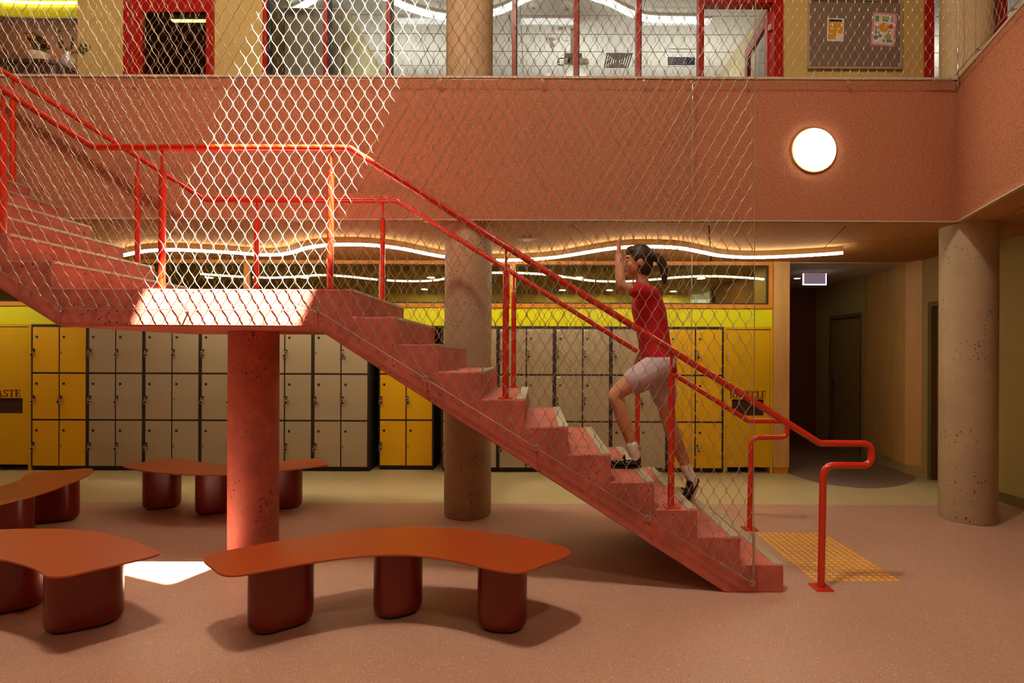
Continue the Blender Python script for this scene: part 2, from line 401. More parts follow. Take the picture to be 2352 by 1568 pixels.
# ------------------------------------------------------------------ lower back wall: lockers, fascia, clerestory
struct(MB().box(-9.5, 2.95, 7.35, 7.45, 0, 2.06).build('wall_back', 'olive'), 'wall behind the lockers')
o = MB().box(-9.5, 2.945, YL + 0.02, YL + 0.10, 1.83, 2.06).build('trim_1', 'yellow'); struct(o, 'bright yellow fascia above the lockers')
o = MB().box(-9.5, 2.945, YL, YL + 0.12, 2.06, 2.11).build('trim_2', 'orange'); struct(o, 'orange sill under the clerestory windows')
o = MB().box(-9.5, 2.945, YL, YL + 0.12, 2.60, ZC).build('trim_3', 'orange'); struct(o, 'orange head above the clerestory windows')
mull = [-8.56, -6.92, -5.28, -3.64, -1.95, -0.31, 1.317, 2.93]
for i in range(7):
    x0, x1 = mull[i], mull[i + 1]
    fr = MB()
    wl = 0.075 if i else 0.04
    fr.box(x0 - wl / 2 + 0.001, x0 + wl / 2, YL + 0.001, YL + 0.11, 2.11, 2.60)
    if i == 6: fr.box(x1 - 0.035, x1 + 0.012, YL + 0.001, YL + 0.11, 2.11, 2.60)
    wn = struct(fr.build('window_%d' % (i + 1), 'orange'), 'orange framed clerestory window bay')
    d = 0.018
    g_ = MB().box(x0 + wl / 2, x1 - 0.037, YL + 0.03, YL + 0.05, 2.11, 2.11 + d).box(x0 + wl / 2, x1 - 0.037, YL + 0.03, YL + 0.05, 2.60 - d, 2.60)
    g_.box(x0 + wl / 2, x0 + wl / 2 + d, YL + 0.03, YL + 0.05, 2.11 + d, 2.60 - d).box(x1 - 0.037 - d, x1 - 0.037, YL + 0.03, YL + 0.05, 2.11 + d, 2.60 - d)
    g_.build('gasket', 'black', wn)
    MB().box(x0 + wl / 2 + d, x1 - 0.037 - d, YL + 0.035, YL + 0.043, 2.11 + d, 2.60 - d).build('pane', 'glass_dark', wn)
# room behind the clerestory
struct(MB().box(-9.5, 2.95, 10.4, 10.5, 0, ZC).build('wall_room_back', 'room_olive'), 'olive back wall of the room behind the lockers')
struct(MB().box(-9.5, 3.15, YL + 0.13, 10.4, ZC, ZC + 0.05).build('ceiling_room', 'room_olive'), 'ceiling of the room behind the lockers')
for k, (x0, x1) in enumerate([(-5.4, -4.6), (-2.0, -1.2), (-0.6, 0.0), (0.3, 1.0), (1.7, 2.6)]):
    tag(MB().box(x0, x1, 10.05, 10.38, 0, 2.25).build('storage_cupboard', 'brown_wall'), 'tall dark brown cupboard behind the clerestory glass, number %s from the left' % ['one', 'two', 'three', 'four', 'five'][k], 'cupboard', 'cupboards behind the clerestory')
dl = MB().lathe([(0.055, -0.004), (0.055, 0.0)], n=16).mesh('down_light', 'down_glow')
dlr = MB().lathe([(0.07, -0.002), (0.07, 0.0)], n=16).mesh('down_light_rim', 'white')
words = ['leftmost', 'second', 'third', 'fourth', 'fifth', 'sixth', 'seventh', 'eighth', 'ninth', 'tenth']
dpos = sorted([G(x, y, ZC) for x, y in [(480, 637), (700, 637), (990, 637), (975, 664), (1292, 666), (1330, 637), (1400, 666), (1547, 669), (1610, 639)]], key=lambda p: p.x / p.y)
for k, p in enumerate(dpos):
    t = empty('recessed_downlight', (p.x, p.y, ZC)); tag(t, 'small round downlight seen through clerestory glass, %s from the left' % words[k], 'downlight', 'downlights behind the clerestory')
    inst('rim', dlr, t); inst('lens', dl, t)

# ------------------------------------------------------------------ padlock, lockers
lock_body = MB().lathe([(0.012, -0.011), (0.023, -0.009), (0.026, 0.0), (0.023, 0.009), (0.012, 0.011)], c=(0, 0, -0.045), n=14, axis='-Y').mesh('padlock_body', 'steel', True)
lock_dial = MB().lathe([(0.015, 0.0), (0.015, 0.004), (0.006, 0.006)], c=(0, -0.011, -0.045), n=12, axis='-Y').mesh('padlock_dial', 'black', True)
lock_sh = MB().tube([(-0.012, 0, -0.03), (-0.012, 0, -0.005), (-0.008, 0, 0.006), (0, 0, 0.010), (0.008, 0, 0.006), (0.012, 0, -0.005), (0.012, 0, -0.03)], 0.004, 6).mesh('padlock_shackle', 'steel', True)
hasp = MB().box(-0.008, 0.008, -0.02, 0, -0.012, 0.03).mesh('hasp', 'black')
slit = MB().box(-0.004, 0.004, -0.001, 0, -0.016, 0.016).mesh('latch_slot', 'black')
vent = MB().lathe([(0.016, 0.0), (0.016, 0.002)], n=14, axis='-Y').mesh('vent_hole', 'black')
sticker = MB().box(0, 0.05, -0.001, 0, -0.022, 0).mesh('number_sticker', 'paper')
UW = 0.7044
def locker_unit(x0, y0, dm, label, ordn, nolock=(), stick=()):
    t = empty('locker_unit', (x0, y0, 0)); tag(t, label, 'lockers', 'locker units along the back wall')
    W = UW
    c = MB()
    c.box(0.002, W - 0.002, 0.03, 0.52, 0.05, 1.828)
    c.box(0.002, W - 0.002, 0.0, 0.03, 1.795, 1.828)
    c.box(0.002, 0.022, 0.0, 0.03, 0.05, 1.795); c.box(W - 0.022, W - 0.002, 0.0, 0.03, 0.05, 1.795); c.box(W / 2 - 0.008, W / 2 + 0.008, 0.0, 0.03, 0.05, 1.795)
    for z in (0.05, 0.628, 1.213):
        c.box(0.022, W - 0.022, 0.002, 0.03, z, z + 0.012 + (0.005 if z > 0.1 else 0))
    c.build('carcass', 'locker_black', t)
    MB().box(0.01, W - 0.01, 0.04, 0.5, 0.0, 0.05).build('plinth', 'black', t)
    dme = DOORM[dm]; k = 0
    for r in range(3):
        for cc in range(2):
            dx = 0.0225 + cc * (W / 2 - 0.0145) ; dz = 0.063 + (2 - r) * 0.584
            d = inst('door', dme, t, (dx, -0.004, dz))
            inst('vent_hole', vent, d, (0.05, -0.0005, 0.44))
            if (r, cc) in nolock:
                inst('latch_slot', slit, d, (0.015, -0.0005, 0.245))
            else:
                inst('hasp', hasp, d, (0.016, 0.0, 0.262))
                p = empty('padlock', (x0 + dx + 0.016, y0 - 0.033, dz + 0.262))
                lab = 'padlock on the %s %s door of the %s' % (['upper', 'middle', 'lower'][r], ['left', 'right'][cc], ordn)
                tag(p, lab, 'padlock', 'padlocks on the lockers'); p.rotation_euler = (0, random.uniform(-0.25, 0.25), 0)
                inst('padlock_body', lock_body, p); inst('padlock_dial', lock_dial, p); inst('padlock_shackle', lock_sh, p)
            if (r, cc) in stick: inst('number_sticker', sticker, d, (0.004, -0.0005, 0.555))
            k += 1
DOORM = {}
for dm in ('door_grey', 'door_yellow'):
    b_ = MB().box(0, 0.320, 0.0, 0.03, 0, 0.562); DOORM[dm] = b_.mesh('locker_door', dm)
xl = -6.325
locker_unit(xl, YL, 'door_yellow', 'yellow six-door locker unit beside the waste cabinet', 'yellow unit by the waste cabinet', nolock=[(0, 1), (2, 1)])
gl = ['grey six-door locker unit touching the leftmost yellow unit', 'second grey locker unit from the waste cabinet', 'third grey locker unit from the waste cabinet',
      'grey locker unit behind the pink column, fourth from the waste cabinet', 'grey locker unit at the right end of the left row']
nl = [[], [(1, 1), (2, 1)], [(2, 0)], [(1, 0)], [(0, 0), (2, 1)]]
for i in range(5):
    locker_unit(xl + UW * (i + 1), YL, 'door_grey', gl[i], ['first', 'second', 'third', 'fourth', 'fifth'][i] + ' grey unit of the left row', nl[i])
locker_unit(-2.012, YL + 0.10, 'door_yellow', 'yellow locker unit standing alone between the two grey rows', 'lone yellow unit', nolock=[(2, 1)], stick=[(2, 0)])
xr = -1.192
gr = ['grey locker unit half hidden behind the central column', 'second grey locker unit of the right row', 'third grey locker unit of the right row', 'grey locker unit behind the climbing person']
for i in range(4):
    locker_unit(xr + UW * i, YL, 'door_grey', gr[i], ['first', 'second', 'third', 'fourth'][i] + ' grey unit of the right row', [(2, 0), (2, 1)] if i == 3 else [], [(0, 0), (0, 1), (1, 0)] if i in (1, 2) else [(0, 1)])
locker_unit(xr + UW * 4, YL, 'door_yellow', 'yellow locker unit beside the recycle cabinet', 'yellow unit by the recycle cabinet', nolock=[(0, 0), (1, 0), (1, 1), (2, 0)], stick=[(0, 0), (0, 1)])

# lettering, drawn as thick and thin strokes with serifs; unit cap height 1
def glyph(ch):
    TK, TN = 0.20, 0.07; R = []
    rect = lambda x0, y0, x1, y1: R.append([(x0, y0), (x1, y0), (x1, y1), (x0, y1)])
    def band(cx, cy, rx, ry, a0, a1, w0, w1, n=12):
        for i in range(n):
            q = []
            for a, inner in ((i, 0), (i + 1, 0), (i + 1, 1), (i, 1)):
                th = math.radians(a0 + (a1 - a0) * a / n); wd = TN + (TK - TN) * abs(math.cos(th)) * 1.0
                k = wd if inner else 0
                q.append((cx + (rx - k) * math.cos(th), cy + (ry - k) * math.sin(th)))
            R.append(q)
    diag = lambda x0, y0, x1, y1, wd: R.append([(x0, y0), (x0 + wd, y0), (x1 + wd, y1), (x1, y1)])
    if ch == 'E':
        rect(0.06, 0, 0.06 + TK, 1); rect(0, 0, 0.6, TN); rect(0, 1 - TN, 0.58, 1); rect(0.2, 0.48, 0.46, 0.48 + TN)
        rect(0.54, 0, 0.6, 0.26); rect(0.52, 0.76, 0.58, 1); rect(0.42, 0.4, 0.47, 0.63); return R, 0.66
    if ch == 'L':
        rect(0.06, 0, 0.06 + TK, 1); rect(0, 0, 0.56, TN); rect(0, 1 - TN, 0.34, 1); rect(0.5, 0, 0.56, 0.28); return R, 0.62
    if ch == 'T':
        rect(0.24, 0, 0.24 + TK, 1); rect(0.14, 0, 0.54, TN); rect(0, 1 - TN, 0.68, 1); rect(0, 0.74, 0.05, 1); rect(0.63, 0.74, 0.68, 1); return R, 0.74
    if ch == 'A':
        diag(0.06, 0, 0.30, 1, TN); diag(0.52, 0, 0.28, 1, TK); rect(0.14, 0.3, 0.58, 0.3 + TN); rect(0, 0, 0.2, TN); rect(0.46, 0, 0.82, TN); return R, 0.86
    if ch == 'W':
        diag(0.24, 0, 0.04, 1, TK); diag(0.30, 0, 0.50, 1, TN); diag(0.68, 0, 0.46, 1, TK); diag(0.76, 0, 0.98, 1, TN); rect(-0.02, 1 - TN, 0.3, 1); rect(0.4, 1 - TN, 0.7, 1); rect(0.9, 1 - TN, 1.12, 1); return R, 1.12
    if ch == 'R':
        rect(0.06, 0, 0.06 + TK, 1); rect(0, 0, 0.34, TN); rect(0, 1 - TN, 0.36, 1); band(0.34, 0.74, 0.28, 0.26, -90, 90, 0, 0)
        rect(0.2, 0.48, 0.36, 0.48 + TN); diag(0.52, 0, 0.28, 0.5, TK); rect(0.5, 0, 0.8, TN); return R, 0.8
    if ch == 'C':
        band(0.4, 0.5, 0.4, 0.5, 48, 312, 0, 0, 20); rect(0.62, 0.68, 0.68, 1); rect(0.62, 0, 0.68, 0.3); return R, 0.76
    if ch == 'Y':
        rect(0.28, 0, 0.28 + TK, 0.48); diag(0.28, 0.45, 0.02, 1, TK); diag(0.40, 0.45, 0.66, 1, TN); rect(-0.04, 1 - TN, 0.3, 1); rect(0.54, 1 - TN, 0.82, 1); rect(0.16, 0, 0.6, TN); return R, 0.8
    if ch == 'S':
        band(0.28, 0.74, 0.26, 0.26, 40, 250, 0, 0); band(0.28, 0.26, 0.28, 0.27, -150, 70, 0, 0); diag(0.36, 0.42, 0.12, 0.60, 0.16)
        rect(0.44, 0.72, 0.5, 0.98); rect(0.0, 0.02, 0.05, 0.3); return R, 0.62
    return R, 0.5
def letter_mesh(text, hgt, width):
    adv = [glyph(c) for c in text]; tot = sum(a[1] for a in adv); k = width / tot; x = 0; mb = MB()
    for R, a in adv:
        for q in R:
            pts = [((x + p[0]) * k, p[1] * hgt) for p in q]
            mb.slab_xz(ccw(pts), -0.003, 0)
        x += a
    return mb
def bin_cabinet(x0, x1, label, text, tx, tw, sx0, sx1, sz0, sz1, name):
    t = empty(name, (x0, YL, 0)); tag(t, label, 'bin cabinet', 'yellow bin cabinets')
    W = x1 - x0; a, b = sx0 - x0, sx1 - x0
    d = MB()
    p0, p1, q0, q1 = 0.03, W - 0.035, 0.075, 1.79
    d.box(p0, a, 0.0, 0.02, q0, q1).box(b, p1, 0.0, 0.02, q0, q1).box(a, b, 0.0, 0.02, q0, sz0).box(a, b, 0.0, 0.02, sz1, q1)
    d = d.build('door_panel', 'yellow_deep', t)
    MB().box(a - 0.01, b + 0.01, 0.021, 0.16, sz0 - 0.01, sz1 + 0.01).build('slot_recess', 'slot', t)
    lt = letter_mesh(text, 0.094, tw).build('lettering', 'brown_text', t); lt.location = (tx - x0, -0.0005, sz1 + 0.012)
    fr = MB(); fr.box(0.0, 0.026, -0.004, 0.5, 0, 1.828).box(W - 0.03, W, -0.004, 0.5, 0, 1.828).box(0.026, W - 0.03, -0.002, 0.5, 1.80, 1.828).box(0.03, W - 0.035, 0.48, 0.5, 0.1, 1.8)
    fr.build('frame', 'yellow_deep', t)
    bn = MB(); bn.box(0.06, W - 0.07, 0.18, 0.45, 0.06, 0.9); bn.build('bin', 'black', t)
    for wx in (0.14, W - 0.16):
        MB().lathe([(0.03, -0.015), (0.03, 0.015)], c=(wx, 0.2, 0.03), n=12, axis='X').build('caster', 'black', t)
pL = P(52, 949, YL); pU = P(52, 914, YL)
bin_cabinet(-7.05, -6.327, 'yellow waste cabinet with a dark slot at the left end of the lockers', 'WASTE', -6.885, 0.43, -6.86, pL.x, pL.z, pU.z, 'waste_cabinet')
pA, pB = P(1681, 954, YL), P(1755, 917, YL); tA = P(1676, 916, YL); tB = P(1759, 898, YL)
bin_cabinet(2.334, 2.945, 'yellow recycle cabinet with a dark slot next to the plywood pier', 'RECYCLE', tA.x, tB.x - tA.x, pA.x, pB.x, pA.z, pB.z, 'recycle_cabinet')
struct(MB().box(-9.5, -7.055, YL, 7.3, 0, 1.828).build('wall_back_left', 'yellow_deep'), 'yellow panelled wall end left of the waste cabinet')
# plywood pier
o = MB().box(2.95, 3.15, YL - 0.01, 7.35, 0.075, ZC).build('wall_pier', 'ply'); struct(o, 'plywood faced pier at the end of the lockers')
MB().box(2.955, 3.14, YL + 0.0, 7.34, 0, 0.075).build('kick_board', 'orange', o)

# ------------------------------------------------------------------ corridor on the right
struct(MB().box(3.15, 6.5, YL + 0.03, 9.6, ZC - 0.01, ZC + 0.04).build('ceiling_corridor', 'white_ceiling'), 'white plaster corridor ceiling')
struct(MB().box(3.05, 3.15, 7.35, 9.5, 0, ZC).build('wall_corridor_left', 'brown_wall'), 'brown corridor wall')
struct(MB().box(3.0, 6.0, 9.3, 9.4, 0, ZC).build('wall_corridor_end', 'brown_wall'), 'dark brown wall at the end of the corridor')
A_ = (4.60, 6.75); B_ = (4.84, 7.92); C_ = (XR, 6.60)
o = MB().prism(ccw([A_, B_, (5.1, 7.9), (5.1, 6.60), C_]), 0.12, ZC).build('wall_corridor_ply', 'ply'); struct(o, 'angled plywood panelling beside the corridor')
MB().prism(ccw([(A_[0] + 0.006, A_[1] + 0.002), (B_[0] + 0.006, B_[1]), (5.1, 7.9), (5.1, 6.60), (C_[0] + 0.004, C_[1])]), 0, 0.117).build('skirting', 'olive', o)
struct(MB().box(4.80, 4.90, 7.93, 9.3, 2.12, ZC).box(4.80, 4.90, 8.86, 9.3, 0, 2.12).box(4.80, 4.90, 7.921, 7.99, 0, 2.12).build('wall_corridor_right', 'olive'), 'olive wall around the corridor door')
dr = struct(MB().box(4.79, 4.86, 7.99, 8.03, 0, 2.12).box(4.79, 4.86, 8.80, 8.86, 0, 2.12).box(4.79, 4.86, 8.03, 8.80, 2.07, 2.12).build('door_1', 'olive_dark'), 'olive corridor door frame')
lf = MB().box(4.84, 4.88, 8.03, 8.80, 0.01, 2.07).build('door_leaf', 'door_olive', dr)
MB().box(4.81, 4.84, 8.72, 8.76, 0.95, 1.2).box(4.79, 4.81, 8.64, 8.75, 1.05, 1.07).build('door_handle', 'steel', lf)
# right wall with its door
struct(MB().box(XR, XR + 0.1, 1.0, 5.50, 0, ZC).box(XR, XR + 0.1, 5.50, 6.48, 2.12, ZC).box(XR, XR + 0.1, 6.48, 6.598, 0, ZC).build('wall_right', 'olive'), 'olive right-hand wall under the balcony')
dr = struct(MB().box(XR - 0.015, XR + 0.08, 6.42, 6.48, 0, 2.12).box(XR - 0.015, XR + 0.08, 5.50, 5.56, 0, 2.12).box(XR - 0.015, XR + 0.08, 5.56, 6.42, 2.06, 2.12).build('door_2', 'olive_dark'), 'dark olive door frame behind the right column')
MB().box(XR + 0.05, XR + 0.09, 5.56, 6.42, 0.01, 2.06).build('door_leaf', 'brown_wall', dr)
struct(MB().box(XR - 0.012, XR, 1.0, 5.50, 0, 0.1).build('baseboard_right', 'olive_dark'))
# exit sign and corridor downlight
p = P(1871, 638, 7.5)
t = empty('exit_sign', (p.x, 7.5, ZC - 0.012)); tag(t, 'blank back of an edge-lit exit sign hanging in the corridor', 'exit sign')
MB().box(-0.15, 0.15, -0.004, 0.004, -0.165, -0.02).build('panel', 'exit_face', t)
MB().box(-0.163, -0.151, -0.008, 0.008, -0.18, -0.02).box(0.151, 0.163, -0.008, 0.008, -0.18, -0.02).box(-0.151, 0.151, -0.008, 0.008, -0.18, -0.166).build('lit_edge', 'exit_glow', t)
MB().box(-0.17, 0.17, -0.025, 0.025, -0.02, 0).build('mount', 'white', t)
p = G(1831, 639, ZC - 0.01)
t = empty('recessed_downlight', (p.x, p.y, ZC - 0.01)); tag(t, 'small round downlight in the white corridor ceiling', 'downlight')
inst('rim', dlr, t); MB().lathe([(0.04, -0.004), (0.04, 0.0)], n=16).build('lens', 'corridor_glow', t)

# ------------------------------------------------------------------ columns
RC = 0.2155
def column(name, x, y, r, z0, z1, m, label):
    c = MB().lathe([(r - 0.006, z0), (r, z0 + 0.012), (r, z1)], c=(x, y, 0), n=64).build(name, m, smooth=True)
    return tag(c, label, 'column')
column('concrete_column', -0.639, 4.993, RC, 0, ZC - 0.002, 'concrete', 'round bare concrete column in the middle, behind the stair')
column('concrete_column', 3.90, 4.889, RC, 0, ZC - 0.002, 'concrete', 'round pitted concrete column at the right under the balcony')
o = column('concrete_column', -0.639, 5.02, RC, ZF2, ZR, 'concrete_up', 'upper floor column in front of the classroom glazing')
MB().box(-0.641, -0.637, 5.02 - RC - 0.001, 5.02 - RC + 0.004, ZF2, ZR).build('seam', 'olive', o)
o = column('concrete_column', 3.90, 4.93, RC - 0.02, ZF2, ZR, 'concrete_up', 'upper floor column at the right corner behind the net')
MB().box(3.838, 3.842, 4.93 - RC + 0.027, 4.93 - RC + 0.034, ZF2, ZR).build('seam', 'olive', o)
column('pink_column', P(583, 1000, 4.0).x, 4.0, 0.171, 0, 1.634, 'stair', 'pink pigmented concrete column carrying the stair landing')

# ------------------------------------------------------------------ staircase
RS, GO, NX = 0.17, 0.2684, 1.535
stair = empty('staircase', (NX, YN, 0)); tag(stair, 'pink concrete staircase with a mid landing rising to the left', 'staircase')
def put(o):                                 # built in world coordinates, child of the stair
    o.parent = stair; o.matrix_parent_inverse = Matrix.Translation((-NX, -YN, 0)); return o
LX = NX - GO * 10                            # landing edge
L2 = -3.02                                   # first riser of the upper flight
prof = [(1.168, 0.0), (NX, 0.0)]
for k in range(1, 11):
    prof += [(NX - GO * (k - 1), RS * k), (NX - GO * k, RS * k)]
prof += [(LX, RS * 11), (-1.384, RS * 11), (-1.384, 1.635)]
put(bevel(MB().slab_xz(ccw(prof), YN, YF).build('lower_flight', 'stair'), 0.006))
put(bevel(MB().slab_xz(ccw([(-1.384, 1.635), (-1.384, 1.87), (-2.97, 1.87), (-2.97, 1.635)]), YN, YF).build('landing', 'stair'), 0.006))
ups = [(-2.97, 1.635), (-2.97, 1.87), (L2, 1.87)]
for j in range(7):
    ups += [(L2 - GO * j, 1.87 + RS * (j + 1)), (L2 - GO * (j + 1), 1.87 + RS * (j + 1))] if j < 6 else [(L2 - GO * j, 1.87 + RS * 7)]
ups += [(-7.0, ZF2), (-7.0, 2.7), (-4.66, 2.7)]
put(bevel(MB().slab_xz(ccw(ups), YN, YF).build('upper_flight', 'stair'), 0.006))
nos = MB().box(-0.056, 0.0, 0.012, YF - YN - 0.012, 0.0, 0.004)
for q in range(4): nos.box(-0.052 + q * 0.013, -0.045 + q * 0.013, 0.012, YF - YN - 0.012, 0.004, 0.0055)
nos.box(-0.001, 0.003, 0.012, YF - YN - 0.012, -0.012, 0.004)
nos = nos.mesh('nosing_strip', 'nosing')
for k in range(1, 12): inst('nosing_strip', nos, stair, (-GO * (k - 1), 0, RS * k))
for j in range(7): inst('nosing_strip', nos, stair, (L2 - GO * j - NX, 0, 1.87 + RS * (j + 1)))

# ------------------------------------------------------------------ handrails
def rail_z(x):
    if x > -1.194: return 2.773 - (x + 1.194) * 0.622
    if x > -2.815: return 2.773
    return 2.773 + (-2.815 - x) * 0.628
def tread_z(x):
    if x > NX: return 0
    if x > LX: return RS * (math.floor((NX - x) / GO) + 1)
    if x > L2: return 1.87
    return 1.87 + RS * (math.floor((L2 - x) / GO) + 1)
sleeve_cache = {}
def handrail(Y, label):
    t = empty('handrail', (1.803, Y, 0)); tag(t, label, 'handrail', 'red stair handrails')
    pts = [(-6.4, Y, rail_z(-4.7)), (-4.7, Y, rail_z(-4.7)), (-2.815, Y, 2.773), (-1.194, Y, 2.773), (1.792, Y, 0.916), (2.12, Y, 0.916), (2.12, Y, 0.777), (1.815, Y, 0.777), (1.803, Y, 0.004)]
    path = round_path(pts, {1: 0.03, 2: 0.012, 3: 0.012, 4: 0.012, 5: 0.06, 6: 0.06, 7: 0.075}, 7)
    path = [p - Vector((1.803, Y, 0)) for p in path]
    MB().tube(path, 0.021, 16).build('rail', 'red_steel', t, True)
    MB().box(-0.055, 0.055, -0.055, 0.055, 0, 0.008).build('base_plate', 'red_steel', t)
    for x in (0.85, -0.20, -1.313, -2.38, -3.39, -4.45):
        z0 = tread_z(x); zr = rail_z(x)
        po = MB().tube([(0, 0, 0), (0, 0, zr - z0 - 0.16)], 0.0205, 16).build('post', 'red_steel', t, True); po.location = (x - 1.803, 0, z0 + 0.004)
        MB().tube([(0, 0, zr - z0 - 0.161), (0, 0, zr - z0 - 0.018)], 0.009, 10).build('pin', 'red_steel', po, True)
        MB().box(-0.045, 0.045, -0.045, 0.045, -0.004, 0.004).build('base_plate', 'red_steel', po)
handrail(3.42, 'near red tubular handrail with looped lower end')
handrail(4.574, 'far red tubular handrail on the locker side of the stair')

# ------------------------------------------------------------------ stainless nets
CW, CH = 0.0771, 0.1352
def net_mesh(org, dr, u0, u1, zb, zt, r=0.0014, phase=0.0, seg=4):
    """zig-zag strands joined by ferrules; org + dr*u is the foot line, zb(u)..zt the height"""
    S = MB(); K = MB(); dr = Vector((dr[0], dr[1], 0)).normalized(); nr = Vector((-dr.y, dr.x, 0)); org = Vector((org[0], org[1], 0))
    hw = CW / 2; hh = CH / 2; n = int((u1 - u0) / hw)
    for k in range(n + 1):
        uc = u0 + hw * k + hw / 2
        if uc > u1: break
        za = zb(uc); row0 = math.ceil((za - phase) / hh * seg)
        rows = int((zt - za) / hh * seg)
        pts = []
        sg = 1 if k % 2 else -1
        for i in range(row0, row0 + rows + 1):
            z = phase + i * hh / seg
            c = math.cos(PI * i / seg); c = math.copysign(abs(c) ** 0.82, c)
            u = min(uc + sg * (hw / 2 - r) * c, u1)
            pts.append(org + dr * u + Vector((0, 0, z)))
        if len(pts) < 3: continue
        i0 = len(S.v)
        for p in pts:
            for (a, b) in ((1, 0), (0, 1), (-1, 0), (0, -1)):
                S.v.append(tuple(p + dr * (r * 1.25 * a) + nr * (r * b)))
        for a in range(len(pts) - 1):
            for q in range(4):
                S.f.append((i0 + a * 4 + q, i0 + a * 4 + (q + 1) % 4, i0 + a * 4 + 4 + (q + 1) % 4, i0 + a * 4 + 4 + q)); S.m.append(0)
        for i in range(row0, row0 + rows + 1):
            if i % seg: continue
            if (1 if (i // seg) % 2 == 0 else -1) * sg > 0:
                p = org + dr * min(uc + hw / 2, u1) + Vector((0, 0, phase + i * hh / seg)); f = r * 2.3; g = r * 1.9
                vs = [tuple(p + dr * (f * a) + nr * (g * b) + Vector((0, 0, c * 0.0045))) for c in (-1, 1) for (a, b) in ((1, 0), (0, 1), (-1, 0), (0, -1))]
                K.add(vs, [(0, 1, 5, 4), (1, 2, 6, 5), (2, 3, 7, 6), (3, 0, 4, 7), (3, 2, 1, 0), (4, 5, 6, 7)])
    return S, K
def net_thing(name, label, S, K):
    t = empty(name, (0, 0, 0)); tag(t, label, 'safety net', 'stainless wire nets')
    S.build('net', 'wire', t, True)
    if K.v:
        k = K.build('ferrules', 'steel', t); k['kind'] = 'stuff'
    return t
def eye_bolt(c, parent, to=(0, 1, 0), R=0.016):
    c = Vector(c); d = Vector(to).normalized()
    MB().torus(c, R, 0.004, 'Y').tube([c, c + d * 0.03], 0.005, 8).build('eye_bolt', 'steel', parent, True)
def turnbuckle(a, b, parent):
    a, b = Vector(a), Vector(b); d = b - a
    pts = [a, a + d * 0.12, a + d * 0.14, a + d * 0.36, a + d * 0.38, a + d * 0.62, a + d * 0.64, a + d * 0.86, a + d * 0.88, b]
    MB().tube(pts, [0.004, 0.004, 0.007, 0.007, 0.0055, 0.0055, 0.0075, 0.0075, 0.004, 0.004], 10).build('turnbuckle', 'steel', parent, True)
XE = 1.335
def zbot(u):
    if u > -1.36: return 1.738 - (u + 1.36) * 0.6204
    if u > -2.94: return 1.742
    return 1.742 + (-2.94 - u) * 0.632
NT = 4.35
YNET = 3.322
S, K = net_mesh((0, YNET), (1, 0), -4.5, XE, zbot, NT, 0.0016, 0.03)
t = net_thing('wire_net', 'near stainless wire net hung along the front of the stair', S, K)
path = [(-4.5, YNET, zbot(-4.5)), (-2.94, YNET, 1.742), (-1.36, YNET, 1.738), (XE, YNET, 0.066)]
MB().tube(path, 0.003, 8).build('bottom_cable', 'steel', t, True)
MB().tube([(XE, YNET, 0.07), (XE, YNET, NT)], 0.003, 8).build('edge_cable', 'steel', t, True)
MB().tube([(-4.5, YNET, NT), (XE, YNET, NT)], 0.004, 8).build('top_cable', 'steel', t, True)
for x in (-4.3, -2.6, -0.9, 0.4, XE): MB().tube([(x, YNET, NT), (x, YNET, ZR)], 0.004, 8).build('hanger', 'steel', t, True)
for x in (-3.75, -2.94, -2.16, -1.36, -0.685, -0.005, 0.683, XE - 0.01): eye_bolt((x, YNET - 0.006, zbot(x)), t)
turnbuckle((XE, YNET, 0.09), (XE, YNET, 0.42), t); turnbuckle((XE - 0.22, YNET - 0.004, zbot(XE - 0.22) + 0.004), (XE - 0.01, YNET - 0.004, zbot(XE - 0.01) + 0.004), t)
YFN = 4.668
ZFT = 3.82
S, K = net_mesh((0, YFN), (1, 0), -4.95, XE, zbot, ZFT, 0.0012, 0.05)
t = net_thing('wire_net', 'far stainless wire net between the stair and the balcony', S, K)
MB().tube([(-4.95, YFN, zbot(-4.95)), (-2.94, YFN, 1.742), (-1.36, YFN, 1.738), (XE, YFN, 0.066)], 0.003, 8).build('bottom_cable', 'steel', t, True)
MB().tube([(XE, YFN, 0.07), (XE, YFN, ZFT)], 0.003, 8).build('edge_cable', 'steel', t, True)
for x in (-3.75, -2.94, -2.16, -1.36, -0.685, -0.005, 0.683, XE - 0.01): eye_bolt((x, YFN, zbot(x)), t, (0, -1, 0), 0.013)
turnbuckle((XE, YFN, ZFT - 0.2), (XE, YFN, ZFT), t); eye_bolt((XE, YFN, ZFT + 0.01), t, (0, 1, 0.2))
YBN = YB - 0.045
ZBN = ZT - 0.055
S, K = net_mesh((0, YBN), (1, 0), -6.0, CX - 0.03, lambda u: ZBN, 5.62, 0.0010, 0.02)
t = net_thing('wire_net', 'stainless wire net above the balcony front', S, K)
MB().tube([(-6.0, YBN, ZBN), (CX - 0.05, YBN, ZBN)], 0.003, 8).build('bottom_cable', 'steel', t, True)
MB().tube([(CX - 0.03, YBN, ZBN - 0.03), (CX - 0.05, YBN, ZR)], 0.0035, 8).build('edge_cable', 'steel', t, True)
MB().tube([(-6.0, YBN, 5.62), (CX - 0.05, YBN, 5.62)], 0.003, 8).build('top_cable', 'steel', t, True)
xk = P(1012, 183, YBN).x
for i in range(-6, 5): eye_bolt((xk + 0.887 * i, YBN, ZBN - 0.006), t, (0, 1, 0), 0.011)
turnbuckle((CX - 0.3, YBN, ZBN), (CX - 0.06, YBN, ZBN), t); turnbuckle((CX - 0.03, YBN, ZBN), (CX - 0.035, YBN, ZBN + 0.35), t)
eye_bolt((CX - 0.02, YBN - 0.01, ZBN - 0.02), t, (0, 1, 0), 0.022)
wo = Vector((CX, CY)) - nrm * 0.05 + WD * 0.09
